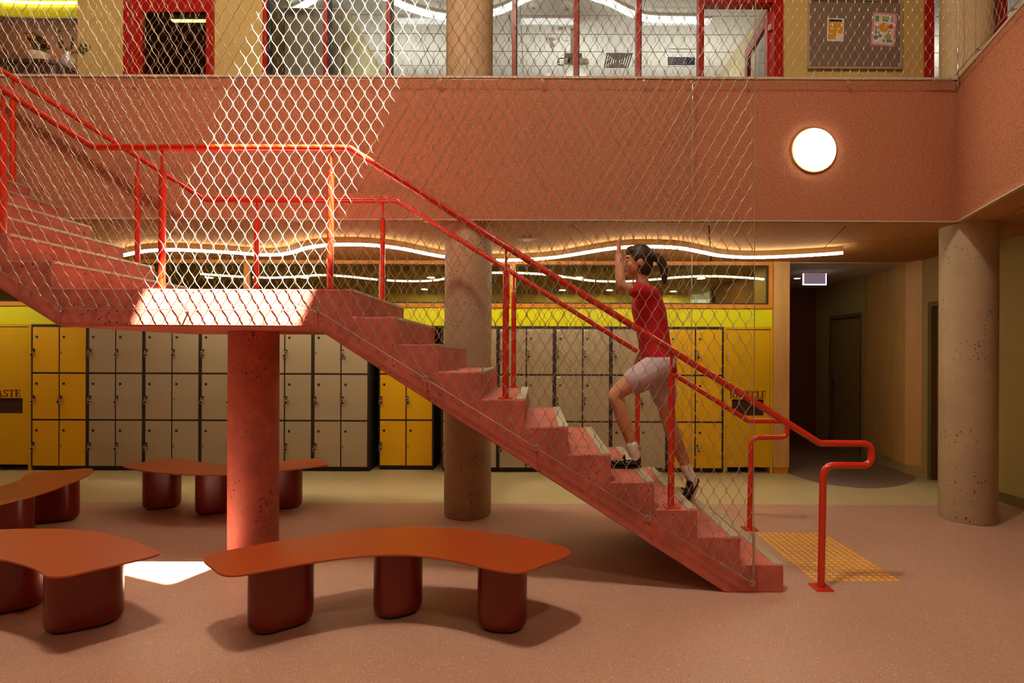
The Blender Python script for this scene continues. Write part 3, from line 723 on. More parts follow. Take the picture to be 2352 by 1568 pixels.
S, K = net_mesh((wo.x, wo.y), (WD.x, WD.y), 0, 2.6, lambda u: ZBN + 0.045, 5.6, 0.0014, 0.02)
t = net_thing('wire_net', 'stainless wire net above the right balcony wing', S, K)
w1 = wo + WD * 2.6
MB().tube([(wo.x, wo.y, ZBN + 0.04), (w1.x, w1.y, ZBN + 0.04)], 0.004, 8).build('bottom_cable', 'steel', t, True)
for q in (0.42, 0.95, 1.5): eye_bolt((wo.x + WD.x * q, wo.y + WD.y * q, ZBN + 0.034), t, (nrm.x, nrm.y, 0), 0.013)

# ------------------------------------------------------------------ tactile pad
t = empty('tactile_paving', (1.833, 3.543, 0)); tag(t, 'grid of yellow tactile studs on the floor at the stair foot', 'tactile paving')
stud = MB().lathe([(0.0175, 0.0), (0.0175, 0.001), (0.0125, 0.005)], n=12).mesh('tactile_stud', 'tactile', True)
for i in range(12):
    for j in range(20): inst('tactile_stud', stud, t, (0.0484 * i, 0.0484 * j, 0))

# ------------------------------------------------------------------ benches
def bench(name, outline, legs, label):
    ZB = 0.405
    base = G(*outline[0], ZB)
    pts = [G(a, b, ZB) for a, b in outline]
    c = sum((Vector((p.x, p.y, 0)) for p in pts), Vector()) / len(pts)
    t = empty(name, (c.x, c.y, 0)); tag(t, label, 'bench', 'terracotta benches around the stair')
    sp = spline([Vector((p.x - c.x, p.y - c.y, 0)) for p in pts], 7, True)
    pl = ccw([(p.x, p.y) for p in sp])
    top = MB().prism(pl, ZB - 0.011, ZB).build('seat', 'bench_top', t); bevel(top, 0.003, 2)
    for (lx, ly, half, rad, ang) in legs:
        sec = []
        for s_, a0 in ((1, -90), (-1, 90)):
            for k in range(13):
                a = math.radians(a0 + 180 * k / 12); sec.append((s_ * half + rad * math.cos(a), rad * math.sin(a)))
        ca_, sa_ = math.cos(math.radians(ang)), math.sin(math.radians(ang))
        def ringat(k, z): return [(lx - c.x + (x * k) * ca_ - (y * k) * sa_, ly - c.y + (x * k) * sa_ + (y * k) * ca_, z) for x, y in sec]
        n_ = len(sec); mb = MB(); prof_ = [(0.86, 0.012), (0.93, 0.017), (0.98, 0.033), (1.0, 0.055), (1.0, ZB - 0.011)]
        for (k, z) in prof_: mb.v += ringat(k, z)
        for a in range(len(prof_) - 1):
            for q in range(n_): mb.f.append((a * n_ + q, a * n_ + (q + 1) % n_, (a + 1) * n_ + (q + 1) % n_, (a + 1) * n_ + q)); mb.m.append(0)
        mb.f.append(tuple(range(n_ - 1, -1, -1))); mb.m.append(0)
        lg = mb.build('leg', 'bench_leg', t, True)
        MB().prism([(p[0], p[1]) for p in ringat(0.82, 0)], 0.0, 0.0125).build('foot_pad', 'black', lg)
bench('bench', [(466, 1283), (492, 1270), (580, 1252), (680, 1235), (800, 1218), (900, 1210), (990, 1210), (1090, 1217), (1190, 1231), (1285, 1252), (1311, 1265), (1300, 1277), (1250, 1296), (1205, 1312), (1170, 1313), (1120, 1304), (1040, 1286), (960, 1275), (890, 1273), (800, 1279), (700, 1293), (600, 1311), (545, 1320), (510, 1318), (488, 1304)],
      [(-1.385, 2.935, 0.06, 0.105, 38), (-0.79, 3.09, 0.03, 0.107, 30), (-0.185, 2.93, 0.03, 0.105, -12)], 'kidney-shaped terracotta bench in the foreground, on three red legs')
bench('bench', [(-330, 1262), (-230, 1236), (-120, 1222), (0, 1215), (110, 1213), (210, 1219), (290, 1235), (345, 1256), (367, 1267), (352, 1276), (290, 1291), (200, 1311), (150, 1322), (108, 1322), (88, 1309), (50, 1295), (0, 1284), (-90, 1280), (-180, 1288), (-270, 1305), (-335, 1300)],
      [(-2.445, 2.925, 0.07, 0.10, 32), (-3.03, 3.11, 0.05, 0.11, 35)], 'terracotta bench at the left edge of the foreground')
bench('bench', [(-185, 1180), (-165, 1160), (-110, 1142), (-40, 1126), (10, 1113), (45, 1101), (58, 1090), (85, 1084), (140, 1079), (195, 1075), (212, 1076), (211, 1083), (190, 1097), (140, 1117), (80, 1137), (0, 1157), (-80, 1178), (-150, 1192), (-180, 1190)],
      [(-4.225, 4.735, 0.07, 0.10, 25), (-4.17, 4.24, 0.06, 0.11, 40)], 'orange-lit terracotta bench at the left, behind the foreground one')
bench('bench', [(283, 1069), (320, 1062), (370, 1055), (405, 1052), (432, 1056), (475, 1062), (540, 1065), (610, 1064), (660, 1058), (705, 1054), (728, 1053), (755, 1065), (730, 1071), (660, 1079), (590, 1086), (520, 1089), (430, 1089), (360, 1084), (310, 1077)],
      [(-3.58, 5.16, 0.05, 0.105, 30), (-2.985, 5.005, 0.05, 0.105, 28), (-2.42, 5.19, 0.05, 0.105, 15)], 'kidney-shaped terracotta bench at the back near the grey lockers')

# ------------------------------------------------------------------ lamps and LED ribbons
p = P(1868, 346, YB)
t = empty('wall_lamp', (p.x, YB, p.z)); tag(t, 'round glowing wall lamp on the pink balcony front', 'lamp')
R_ = 102 * YB / F / 2
MB().lathe([(R_, 0.0), (R_, 0.016), (R_ - 0.012, 0.022)], n=64, axis='-Y').build('housing', 'lamp_rim', t, True)
MB().lathe([(R_ - 0.013, 0.020), (R_ - 0.013, 0.030), (R_ - 0.03, 0.034)], n=64, axis='-Y').build('diffuser', 'lamp_glow', t, True)
def ribbon(pts, z0, z1, th, name, m, parent):
    n_ = len(pts); L_, R2 = [], []
    for i, q in enumerate(pts):
        d = pts[min(i + 1, n_ - 1)] - pts[max(i - 1, 0)]; nn = Vector((-d.y, d.x, 0)).normalized() * (th / 2)
        L_.append(q + nn); R2.append(q - nn)
    vs = [(p_.x, p_.y, z) for z in (z0, z1) for p_ in L_ + R2]; k = 2 * n_; fs = []
    for i in range(n_ - 1):
        fs += [(i, i + 1, n_ + i + 1, n_ + i), (k + i, k + n_ + i, k + n_ + i + 1, k + i + 1), (i, k + i, k + i + 1, i + 1), (n_ + i, n_ + i + 1, k + n_ + i + 1, k + n_ + i)]
    fs += [(0, n_, k + n_, k), (n_ - 1, k + n_ - 1, k + 2 * n_ - 1, 2 * n_ - 1)]
    mb_ = MB(); mb_.add(vs, fs); return mb_.build(name, m, parent, True)
led = [(283, 587), (310, 581), (345, 576), (400, 574), (470, 577), (540, 581), (600, 585.5), (640, 585), (672, 580), (700, 571), (745, 564), (800, 562), (860, 564), (920, 571), (975, 582), (1020, 590), (1075, 595), (1130, 598), (1200, 597), (1270, 592), (1330, 583), (1390, 573), (1440, 568), (1500, 567), (1560, 570), (1610, 579), (1650, 587), (1700, 591), (1760, 591), (1830, 588), (1900, 584), (1936, 581)]
lp = spline([G(a, b, 2.57) for a, b in led], 4)
t = empty('led_ribbon', (0, 0, 0)); tag(t, 'long wavy glowing ribbon light under the balcony soffit', 'ceiling light')
ribbon(lp, 2.585, ZC - 0.001, 0.028, 'fin', 'led_fin', t); ribbon(lp, 2.560, 2.585, 0.03, 'diffuser', 'led_glow', t)
lp2 = spline([Vector((-9.0, 5.75, 0)), Vector((-8.2, 6.05, 0)), Vector((-7.4, 5.8, 0)), Vector((-6.7, 6.0, 0)), Vector((-6.15, 5.85, 0))], 6)
t = empty('led_ribbon', (0, 0, 0)); tag(t, 'second wavy ribbon light under the soffit above the waste cabinet', 'ceiling light')
ribbon(lp2, 2.585, ZC - 0.001, 0.028, 'fin', 'led_fin', t); ribbon(lp2, 2.560, 2.585, 0.03, 'diffuser', 'led_glow', t)
p = G(1210, 547, ZC)
t = empty('ceiling_speaker', (p.x, p.y, ZC)); tag(t, 'round flush speaker grille in the soffit', 'speaker')
MB().lathe([(0.10, -0.006), (0.11, 0.0)], n=32).build('grille', 'speaker', t, True)
# atrium ceiling lamps (out of frame) that light the floor
def ceiling_lamp(x, y, pw, label, size=0.75):
    t = empty('ceiling_lamp', (x, y, ZR)); tag(t, label, 'lamp', 'round atrium ceiling lamps')
    MB().lathe([(size / 2 + 0.03, -0.10), (size / 2 + 0.03, 0.0)], n=40).build('housing', 'lamp_rim', t, True)
    MB().lathe([(size / 2, -0.104), (size / 2, -0.101)], n=40).build('diffuser', 'lamp_glow', t, True)
    l = bpy.data.lights.new('lamp_light', 'AREA'); l.shape = 'DISK'; l.size = size; l.energy = pw; l.color = (1.0, 0.84, 0.62)
    o = bpy.data.objects.new('lamp_light', l); col.objects.link(o); adopt(o, t); o.location = (0, 0, -0.11)
ceiling_lamp(-1.1, 1.3, LAMP_W, 'round ceiling lamp above the foreground benches')
ceiling_lamp(-3.6, 2.1, LAMP_W * 0.16, 'round ceiling lamp above the left of the atrium')
ceiling_lamp(1.8, -2.7, LAMP_W * 0.3, 'round ceiling lamp behind the viewer')

# ------------------------------------------------------------------ upper floor: corridor wall, glazing, classroom
kx = YW / F
def UX(x): return P(x, 100, YW).x
ZD = P(1700, 8, YW).z
def upper_wall(x0, x1, z0, z1, name, m, label): return struct(MB().box(x0, x1, YW, YW + 0.1, z0, z1).build(name, m), label)
upper_wall(UX(178), UX(286), ZF2, ZR, 'wall_upper_left', 'cream', 'cream corridor wall left of the red door')
upper_wall(UX(493), UX(604), ZF2, ZR, 'wall_upper_mid', 'cream', 'cream corridor wall between red door and glazing')
upper_wall(UX(1797), UX(2122), ZF2, ZR, 'wall_upper_right', 'cream', 'cream corridor wall carrying the pinboard')
ZH = ZR - 0.3
struct(MB().box(UX(604), UX(1797), YW, YW + 0.1, 5.75, ZR).build('wall_upper_head', 'cream'))
struct(MB().box(UX(2122), 6.4, YW, YW + 0.1, 5.75, ZR).build('wall_upper_head_right', 'cream'))
# red door on the left
x0, x1 = UX(286), UX(493)
d = struct(MB().box(x0, x0 + 0.06, YW - 0.02, YW + 0.1, ZF2, 5.6).box(x1 - 0.06, x1, YW - 0.02, YW + 0.1, ZF2, 5.6).box(x0 + 0.06, x1 - 0.06, YW - 0.02, YW + 0.1, 5.28, 5.6).build('door_3', 'red_frame'), 'red framed glazed door on the upper floor')
lz = P(400, 24, YW).z
g0, g1 = UX(323), UX(470)
lf = MB().box(x0 + 0.06, g0, YW + 0.02, YW + 0.07, ZF2 + 0.01, 5.275).box(g1, x1 - 0.06, YW + 0.02, YW + 0.07, ZF2 + 0.01, 5.275).box(g0, g1, YW + 0.02, YW + 0.07, lz, 5.275).box(g0, g1, YW + 0.02, YW + 0.07, ZF2 + 0.01, ZF2 + 0.3).build('door_leaf', 'red_frame', d)
MB().box(g0, g1, YW + 0.04, YW + 0.05, ZF2 + 0.3, lz).build('pane', 'glass_dark', lf)
upper_wall(x0, x1, 5.6, ZR, 'wall_over_door', 'cream', 'cream wall above the red door')
# dark office behind the red door
struct(MB().box(-4.95, -4.85, YW + 0.11, 8.5, ZF2, 5.6).build('wall_office_left', 'brown_wall')); struct(MB().box(-2.98, -2.94, YW + 0.11, 8.5, ZF2, 5.6).build('wall_office_right', 'olive_dark'))
struct(MB().box(-4.95, -2.94, 8.5, 8.6, ZF2, 5.6).build('wall_office_back', 'olive_dark')); struct(MB().box(-4.95, -2.94, YW + 0.11, 8.5, 5.6, 5.65).build('ceiling_office', 'olive_dark'))
t = empty('reflection_strip', (-4.5, 6.62, 5.6)); tag(t, 'thin lit ceiling strip added for the bright reflection in the red glazed door', 'ceiling light')  # glowing strip added to stand in for a bright reflection in the glass
MB().box(0, 0.95, -0.03, 0.03, -0.05, 0).build('housing', 'white', t); MB().box(0.005, 0.945, -0.025, 0.025, -0.058, -0.05).build('diffuser', 'reflection_glow', t)
# glazing mullions
wg = []
for i, (a, b, c_) in enumerate([(605, 614, 620), (744, 753, 758), (888, 897, 901), (1176, 1185, 1188), (1318, 1328, 1331), (1461, 1471, 1474), (1604, 1614, 1617)]):
    xa, xb = UX(a), UX(b)
    o = struct(MB().box(xa, xb, YW - 0.02, YW + 0.07, ZF2, 5.75).build('window_%d' % (i + 8), 'red_frame'), 'red steel mullion bay of the classroom glazing')
    MB().box(xb, UX(c_), YW + 0.0, YW + 0.06, ZF2, 5.75).build('gasket', 'black', o); wg.append((UX(c_), xa, o))
xs = [w_[0] for w_ in wg]; xa = [w_[1] for w_ in wg]
for i in range(len(wg) - 1):
    MB().box(xs[i], xa[i + 1], YW + 0.03, YW + 0.04, ZF2, 5.75).build('pane', 'glass_clear', wg[i][2])
# classroom door opening and open leaf
x0, x1 = UX(1617), UX(1770)
d = struct(MB().box(UX(1776), UX(1797), YW - 0.02, YW + 0.1, ZF2, ZD + 0.25).box(x0, UX(1776), YW - 0.02, YW + 0.1, ZD, ZD + 0.25).build('door_4', 'red_frame'), 'red frame of the open classroom door')
struct(MB().box(x0, UX(1797), YW, YW + 0.1, ZD + 0.25, 5.75).build('wall_over_classroom_door', 'cream'))
hx = UX(1772)
a = Vector((hx - 0.02, YW + 0.06)); b = Vector((hx + 0.045, YW + 0.86)); dv = (b - a).normalized(); nv = Vector((dv.y, -dv.x))
def leafbox(mb_, s0, s1, z0, z1, o0=0.0, o1=0.045):
    pl = [a + dv * s0 + nv * o0, a + dv * s1 + nv * o0, a + dv * s1 + nv * o1, a + dv * s0 + nv * o1]
    return mb_.prism(ccw([tuple(q) for q in pl]), z0, z1)
mb = MB(); leafbox(mb, 0, 0.09, ZF2 + 0.01, ZD - 0.02); leafbox(mb, 0.70, 0.80, ZF2 + 0.01, ZD - 0.02); leafbox(mb, 0.09, 0.70, ZD - 0.16, ZD - 0.02); leafbox(mb, 0.09, 0.70, ZF2 + 0.01, ZF2 + 0.3)
lf = mb.build('door_leaf', 'red_frame', d)
leafbox(MB(), 0.09, 0.70, ZF2 + 0.3, ZD - 0.16, 0.018, 0.026).build('pane', 'glass_clear', lf)
for z in (ZD - 0.2, ZD - 0.88): MB().box(hx - 0.012, hx + 0.012, YW + 0.03, YW + 0.058, z - 0.06, z).build('hinge', 'steel', lf)
# right-hand glazing by the corner
for i, (a_, b_) in enumerate([(2122, 2143), (2294, 2310)]):
    o = struct(MB().box(UX(a_), UX(b_), YW - 0.02, YW + 0.08, ZF2, 5.75).build('window_%d' % (i + 15), 'red_frame'), 'red steel mullion bay at the upper right')
    MB().box(UX(b_), UX(2294) if i == 0 else 6.3, YW + 0.03, YW + 0.04, ZF2, 5.75).build('pane', 'glass_clear', o)
# classroom shell
ZK = 5.6; HK = ZK - H
rows = sorted([P(1400, y, 1) for y in (36, 79, 119, 152)], key=lambda p: -p.z)
tl = struct(MB().box(-2.94, 6.4, YW + 0.11, 10.5, ZK + 0.02, ZK + 0.06).build('ceiling_classroom', 'proj_grey'), 'tiled white classroom ceiling')
edge = [YW + 0.12, 6.18] + [G(1400, y, ZK).y for y in (36, 79, 119, 152)] + [8.14, 8.54, 8.94, 9.34, 9.9]
xcol = [-2.93, -1.55, -0.35, G(1197, 60, ZK).x, 1.25, 2.45, 3.65, 4.85, 6.35]
for j in range(len(edge) - 1):
    for i in range(len(xcol) - 1):
        MB().box(xcol[i] + 0.004, xcol[i + 1] - 0.004, edge[j] + 0.008, edge[j + 1] - 0.008, ZK, ZK + 0.02).build('ceiling_tile', 'tile', tl)
struct(MB().box(-2.38, -2.28, 6.5, 10.0, ZF2, ZK).build('wall_classroom_left', 'room_yellow')); struct(MB().box(2.66, 2.76, YW + 0.11, 10.0, ZF2, ZK).build('wall_classroom_right', 'room_yellow'))
struct(MB().box(-2.94, 6.4, 10.0, 10.1, ZF2, ZK).build('wall_classroom_back', 'white')); struct(MB().box(-2.9, 6.4, YW + 0.11, 10.0, ZF2, ZF2 + 0.01).build('floor_classroom', 'white'))
t = empty('curtain', (-2.6, 6.25, ZF2)); tag(t, 'pale grey panelled curtain at the left end of the classroom', 'curtain')
mb = MB()
for i in range(4): mb.box(-0.33 + i * 0.165, -0.33 + i * 0.165 + 0.162, -0.01 - (i % 2) * 0.012, 0.01, 0.03, 2.38)
mb.build('fabric', 'curtain', t); MB().tube([(-0.34, 0, 2.40), (0.34, 0, 2.40)], 0.012, 8).build('rail', 'alu', t)
# classroom LED ribbon
cl = [(622, 36), (650, 31), (680, 22), (705, 8), (735, -12), (780, -30), (830, -26), (870, -12), (905, 3), (940, 18), (985, 32), (1025, 39), (1075, 40), (1130, 30), (1160, 20), (1185, 8), (1215, -6), (1270, -22), (1330, -18), (1370, -4), (1400, 6), (1430, 22), (1460, 35), (1485, 42), (1530, 45), (1602, 46)]
t = empty('led_ribbon', (0, 0, 0)); tag(t, 'wavy glowing ribbon light on the classroom ceiling', 'ceiling light')
lp = spline([G(a_, b_, 5.53) for a_, b_ in cl], 4)
ribbon(lp, 5.56, ZK - 0.001, 0.03, 'fin', 'white', t); ribbon(lp, 5.50, 5.56, 0.04, 'diffuser', 'class_glow', t)
# recessed ceiling panels
for k, (xa_, xb_, lab) in enumerate([(910, 1050, 'white recessed light panel left of the upper column'), (1194, 1331, 'white recessed light panel beside the ceiling projector'), (1480, 1640, 'white recessed light panel near the classroom door')]):
    q0 = G(xa_, 38, ZK); q1 = G(xb_, 38, ZK); y1 = G(1300, 57, ZK).y
    t = empty('light_panel', (q0.x, q0.y, ZK)); tag(t, lab, 'light panel', 'recessed classroom light panels')
    wd = q1.x - q0.x; dp = y1 - q0.y
    MB().box(0, wd, 0, 0.015, -0.012, 0).box(0, wd, dp - 0.015, dp, -0.012, 0).box(0, 0.015, 0.015, dp - 0.015, -0.012, 0).box(wd - 0.015, wd, 0.015, dp - 0.015, -0.012, 0).build('frame', 'white', t)
    MB().box(0.015, wd - 0.015, 0.015, dp - 0.015, -0.006, 0).build('diffuser', 'panel_glow', t)
# smoke detectors, camera, sprinkler
def ceil_disc(x, y, r, label, cat, name, m='white', drop=0.03):
    p_ = G(x, y, ZK); t_ = empty(name, (p_.x, p_.y, ZK)); tag(t_, label, cat)
    MB().lathe([(r * 0.45, -drop), (r * 0.8, -drop * 0.6), (r, -0.006), (r, 0)], n=24).build('cover', m, t_, True)
    MB().lathe([(r * 0.3, -drop - 0.006), (r * 0.3, -drop)], n=16).build('sensor', 'proj_grey', t_, True)
ceil_disc(1226, 13, 0.055, 'small round ceiling detector left of the projector pole', 'detector', 'ceiling_detector')
ceil_disc(1302, 12, 0.075, 'larger shaded dome detector near the red mullion', 'detector', 'ceiling_detector', 'tile', 0.05)
ceil_disc(1257, 171, 0.055, 'flat round detector just above the balcony coping', 'detector', 'ceiling_detector')
p = G(1262, 90, ZK)
t = empty('ceiling_camera', (p.x, p.y, ZK)); tag(t, 'white cone-shaped sensor fixed to the classroom ceiling', 'sensor')
MB().lathe([(0.03, -0.01), (0.03, 0)], n=16).build('mount', 'white', t, True); MB().tube([(0, 0, -0.008), (0.03, 0.02, -0.05), (0.05, 0.035, -0.09)], [0.012, 0.03, 0.04], 14).build('cone', 'white', t, True)
p = G(1288, 68, ZK)
t = empty('power_socket', (p.x, p.y, ZK)); tag(t, 'ceiling socket with a looped cable to the projector', 'socket')
MB().box(-0.03, 0.03, -0.03, 0.03, -0.035, 0).build('box', 'white', t)
pp = G(1314, 68, ZK)
MB().tube(spline([Vector((0, 0, -0.03)), Vector((0.02, 0.02, -0.10)), Vector((0.06, 0.03, -0.13)), Vector((0.12, 0.02, -0.12))], 5), 0.004, 6).build('cable', 'white', t, True)
# projector on its pole
t = empty('projector', (pp.x, pp.y, ZK)); tag(t, 'ceiling projector hanging on a perforated pole', 'projector')
zb_ = P(1314, 150, pp.y).z - ZK
MB().box(-0.018, 0.018, -0.012, 0.012, zb_ + 0.1, 0).build('pole', 'alu', t)
for k in range(10): MB().lathe([(0.005, 0), (0.005, 0.001)], c=(0, -0.012, zb_ + 0.14 + k * 0.026), n=8, axis='-Y').build('hole', 'vent_dark', t)
MB().box(-0.1, 0.12, -0.1, 0.14, zb_ + 0.03, zb_ + 0.1).build('bracket', 'proj_grey', t)
bd = bevel(MB().box(-0.11, 0.2, -0.12, 0.18, zb_ - 0.05, zb_ + 0.03).build('body', 'white', t), 0.015)
MB().lathe([(0.03, 0), (0.03, 0.03), (0.02, 0.034)], c=(-0.03, -0.12, zb_ - 0.01), n=16, axis='-Y').build('lens', 'black', t, True)
MB().tube(spline([Vector((-0.1, -0.05, zb_ + 0.06)), Vector((-0.17, -0.06, zb_ + 0.05)), Vector((-0.18, -0.06, zb_ - 0.02)), Vector((-0.11, -0.06, zb_ - 0.03))], 5), 0.006, 6).build('cable', 'black', t, True)
# air diffuser
q = [G(1397, 122, ZK), G(1449, 122, ZK), G(1443, 152, ZK), G(1389, 152, ZK)]
cx_, cy_ = (q[0].x + q[1].x) / 2 , (q[0].y + q[3].y) / 2; hs = 0.19
t = empty('air_diffuser', (cx_, cy_, ZK)); tag(t, 'square white air diffuser with nested louvres', 'air vent')
MB().box(-hs - 0.03, hs + 0.03, -hs - 0.03, hs + 0.03, -0.006, 0).build('plate', 'white', t)
MB().box(-hs, hs, -hs, hs, -0.008, -0.006).build('dark_core', 'vent_dark', t)
for k in range(6):
    a_ = hs * (1 - k / 6.0); b_ = a_ - 0.012
    for s_ in (-1, 1):
        MB().prism(ccw([(s_ * a_, -a_), (s_ * b_, -b_), (s_ * b_, b_), (s_ * a_, a_)]), -0.022, -0.008).build('louvre', 'white', t)
    MB().box(-a_, a_, a_ - 0.008, a_, -0.014, -0.008).box(-a_, a_, -a_, -a_ + 0.008, -0.014, -0.008).build('louvre', 'proj_grey', t)
# blue assistance sign hung from the ceiling
p0, p1 = P(1534, 131, 7.3), P(1596, 149, 7.3)
t = empty('hanging_sign', ((p0.x + p1.x) / 2, 7.3, p1.z)); tag(t, 'small blue hearing assistance sign with white text and ear symbol', 'sign')
sw, sh = p1.x - p0.x, p0.z - p1.z
MB().box(-sw / 2, sw / 2, 0, 0.006, 0, sh).build('board', 'sign_blue', t)
for s_ in (-1, 1): MB().tube([(s_ * sw * 0.4, 0.003, sh), (s_ * sw * 0.4, 0.003, ZK - p1.z)], 0.001, 6).build('hanger_wire', 'steel', t)
def text_mesh(body, size, name, m, parent, loc, rot=(PI / 2, 0, 0)):
    cu = bpy.data.curves.new(name, 'FONT'); cu.body = body; cu.size = size; cu.extrude = 0.0005; cu.space_line = 0.9
    tmp = bpy.data.objects.new('tmp', cu); col.objects.link(tmp); dg = bpy.context.evaluated_depsgraph_get()
    me = bpy.data.meshes.new_from_object(tmp.evaluated_get(dg)); bpy.data.objects.remove(tmp); me.materials.clear(); me.materials.append(MATS[m])
    return inst(name, me, parent, loc, rot)
text_mesh('Hearing Assistance\nAvailable. Please\nAsk for a receiver', 0.032, 'lettering', 'white', t, (-sw / 2 + 0.01, -0.001, sh - 0.032))
MB().tube(spline([Vector((sw * 0.30, -0.002, 0.02)), Vector((sw * 0.33, -0.002, 0.05)), Vector((sw * 0.40, -0.002, 0.06)), Vector((sw * 0.41, -0.002, 0.085)), Vector((sw * 0.36, -0.002, 0.095)), Vector((sw * 0.32, -0.002, 0.08))], 5), 0.004, 6).tube([(sw * 0.27, -0.002, 0.015), (sw * 0.46, -0.002, 0.1)], 0.002, 6).build('ear_symbol', 'white', t)
# unseen linear lights added below the sight line to brighten the upper rooms
for k, x in enumerate((-1.6, 0.4, 1.9, 5.3)):
    t = empty('fill_light', (x, 7.4, 4.72)); tag(t, 'unseen linear fill light added behind the upper glazing, number %s from its left wall' % ['one', 'two', 'three', 'four'][k], 'fill light', 'classroom fill lights')
    MB().box(-0.5, 0.5, -0.04, 0.04, 0.0, 0.05).build('housing', 'white', t)
    for s_ in (-0.45, 0.45): MB().tube([(s_, 0, 0.05), (s_, 0, ZK - 4.72)], 0.001, 5).build('wire', 'steel', t)
    l = bpy.data.lights.new('fill_up', 'AREA'); l.shape = 'RECTANGLE'; l.size = 1.0; l.size_y = 0.08; l.energy = 9 if k < 3 else 13; l.color = (1.0, 0.97, 0.9)
    o = bpy.data.objects.new('fill_up', l); col.objects.link(o); adopt(o, t); o.location = (0, 0, 0.06); o.rotation_euler = (PI, 0, 0)
# pinboard with two notices
q0, q1 = P(1855, 0, YW), P(2068, 160, YW)
zt_ = q0.z + 0.0
t = empty('pinboard', ((q0.x + q1.x) / 2, YW, q1.z)); tag(t, 'grey felt pinboard in an aluminium frame on the cream wall', 'pinboard')
bw, bh = q1.x - q0.x, zt_ - q1.z
MB().box(-bw / 2, bw / 2, -0.014, -0.001, 0, bh).build('felt', 'pin_grey', t)
MB().box(-bw / 2 - 0.006, -bw / 2 + 0.014, -0.024, -0.0145, 0.0, bh).box(bw / 2 - 0.014, bw / 2 + 0.006, -0.024, -0.0145, 0.0, bh).box(-bw / 2 + 0.014, bw / 2 - 0.014, -0.024, -0.0145, -0.004, 0.018).box(-bw / 2 + 0.014, bw / 2 - 0.014, -0.024, -0.0145, bh - 0.018, bh + 0.004).build('frame', 'alu', t)
for sx in (-1, 1): MB().box(sx * bw / 2 - 0.016, sx * bw / 2 + 0.016, -0.026, -0.0245, -0.008, 0.024).build('corner_cap', 'proj_grey', t)
def poster(x0, y0, x1, y1, tilt, name, label):
    a_, b_ = P(x0, y0, YW), P(x1, y1, YW)
    t_ = empty(name, ((a_.x + b_.x) / 2, YW - 0.0155, (a_.z + b_.z) / 2)); t_.rotation_euler = (0, math.radians(tilt), 0); tag(t_, label, 'notice', 'notices on the pinboard')
    return t_, b_.x - a_.x, a_.z - b_.z
t, pw_, ph_ = poster(1898, 44, 1936, 97, 1.5, 'notice', 'small yellow and white printed notice pinned at the left of the board')
MB().box(-pw_ / 2, pw_ / 2, -0.002, 0, -ph_ / 2, ph_ / 2).build('sheet', 'paper', t)
MB().box(-pw_ * .44, pw_ * .42, -0.003, -0.002, -ph_ * .42, ph_ * .32).build('print', 'p_yellow', t); MB().box(-pw_ * .42, pw_ * .36, -0.0035, -0.002, ph_ * .34, ph_ * .44).build('heading', 'black', t)
for (u, v_) in ((-.36, .2), (-.3, 0.02), (.1, 0.02), (-.34, -.2)): MB().box(pw_ * u, pw_ * (u + .16), -0.004, -0.003, ph_ * v_, ph_ * (v_ + .05)).build('caption', 'paper', t)
MB().lathe([(pw_ * .24, 0.003), (pw_ * .24, 0.004)], c=(pw_ * .24, 0, -ph_ * .32), n=14, axis='-Y').build('blob', 'paper', t)
t, pw_, ph_ = poster(2000, 32, 2055, 108, 4.5, 'notice', 'pink-bordered colourful poster pinned at the right of the board')
MB().box(-pw_ / 2, pw_ / 2, -0.002, 0, -ph_ / 2, ph_ / 2).build('sheet', 'p_pink', t); MB().box(-pw_ * .41, pw_ * .41, -0.003, -0.002, -ph_ * .44, ph_ * .44).build('print', 'paper', t)
for (u, v_, r_, m_) in ((0.0, 0.06, .2, 'p_yellow'), (.28, .1, .1, 'p_red'), (.26, -.08, .1, 'p_pink'), (-.3, .06, .1, 'p_pink'), (.2, -.22, .14, 'p_lime'), (-.3, -.26, .1, 'p_violet'), (-.14, -.2, .07, 'p_green'), (-.2, -.1, .06, 'p_lime')):
    MB().lathe([(pw_ * r_, 0.003), (pw_ * r_, 0.004)], c=(pw_ * u, 0, ph_ * v_), n=16, axis='-Y').build('blob', m_, t)
for (u0_, u1_, v0_, v1_, m_) in ((-.2, .26, .33, .39, 'p_lime'), (-.1, .16, .25, .31, 'p_blue'), (.26, .38, .24, .42, 'p_lilac'), (-.38, -.24, .22, .40, 'p_green'), (-.02, .38, -.38, -.3, 'p_blue'), (-.36, -.28, -.16, -.02, 'p_blue')):
    MB().box(pw_ * u0_, pw_ * u1_, -0.004, -0.003, ph_ * v0_, ph_ * v1_).build('block', m_, t)
# ------------------------------------------------------------------ reception at the upper left
struct(MB().box(-9.4, -4.95, 8.0, 8.1, ZF2, ZR).build('wall_reception', 'pink_wall'), 'pink wall of the reception')
bw_ = spline([G(a_, b_, 5.36) for a_, b_ in [(-160, 14), (-80, 24), (0, 35), (60, 39), (120, 40), (182, 40)]], 6)
t = struct(ribbon(bw_, 5.36, 5.62, 0.03, 'wall_bulkhead', 'yellow', None), 'curved yellow ceiling bulkhead of the reception')
ribbon([p_ + Vector((0, -0.03, 0)) for p_ in bw_], 5.50, 5.52, 0.02, 'cove_strip', 'yellow_glow', t)
pl = [(p_.x, p_.y) for p_ in bw_] + [(UX(178), 8.0), (-9.0, 8.0)]
struct(MB().prism(ccw(pl), 5.37, 5.39).build('ceiling_reception', 'brown_wall'))
t = empty('fill_light', (-6.0, 6.9, 4.6)); tag(t, 'unseen linear fill light added inside the reception', 'fill light')  # unseen lamp added to light the reception wall
MB().box(-0.6, 0.6, -0.04, 0.04, 0.0, 0.05).build('housing', 'white', t)
for s_ in (-0.5, 0.5): MB().tube([(s_, 0, 0.05), (s_, 0, 5.37 - 4.6)], 0.001, 5).build('wire', 'steel', t)
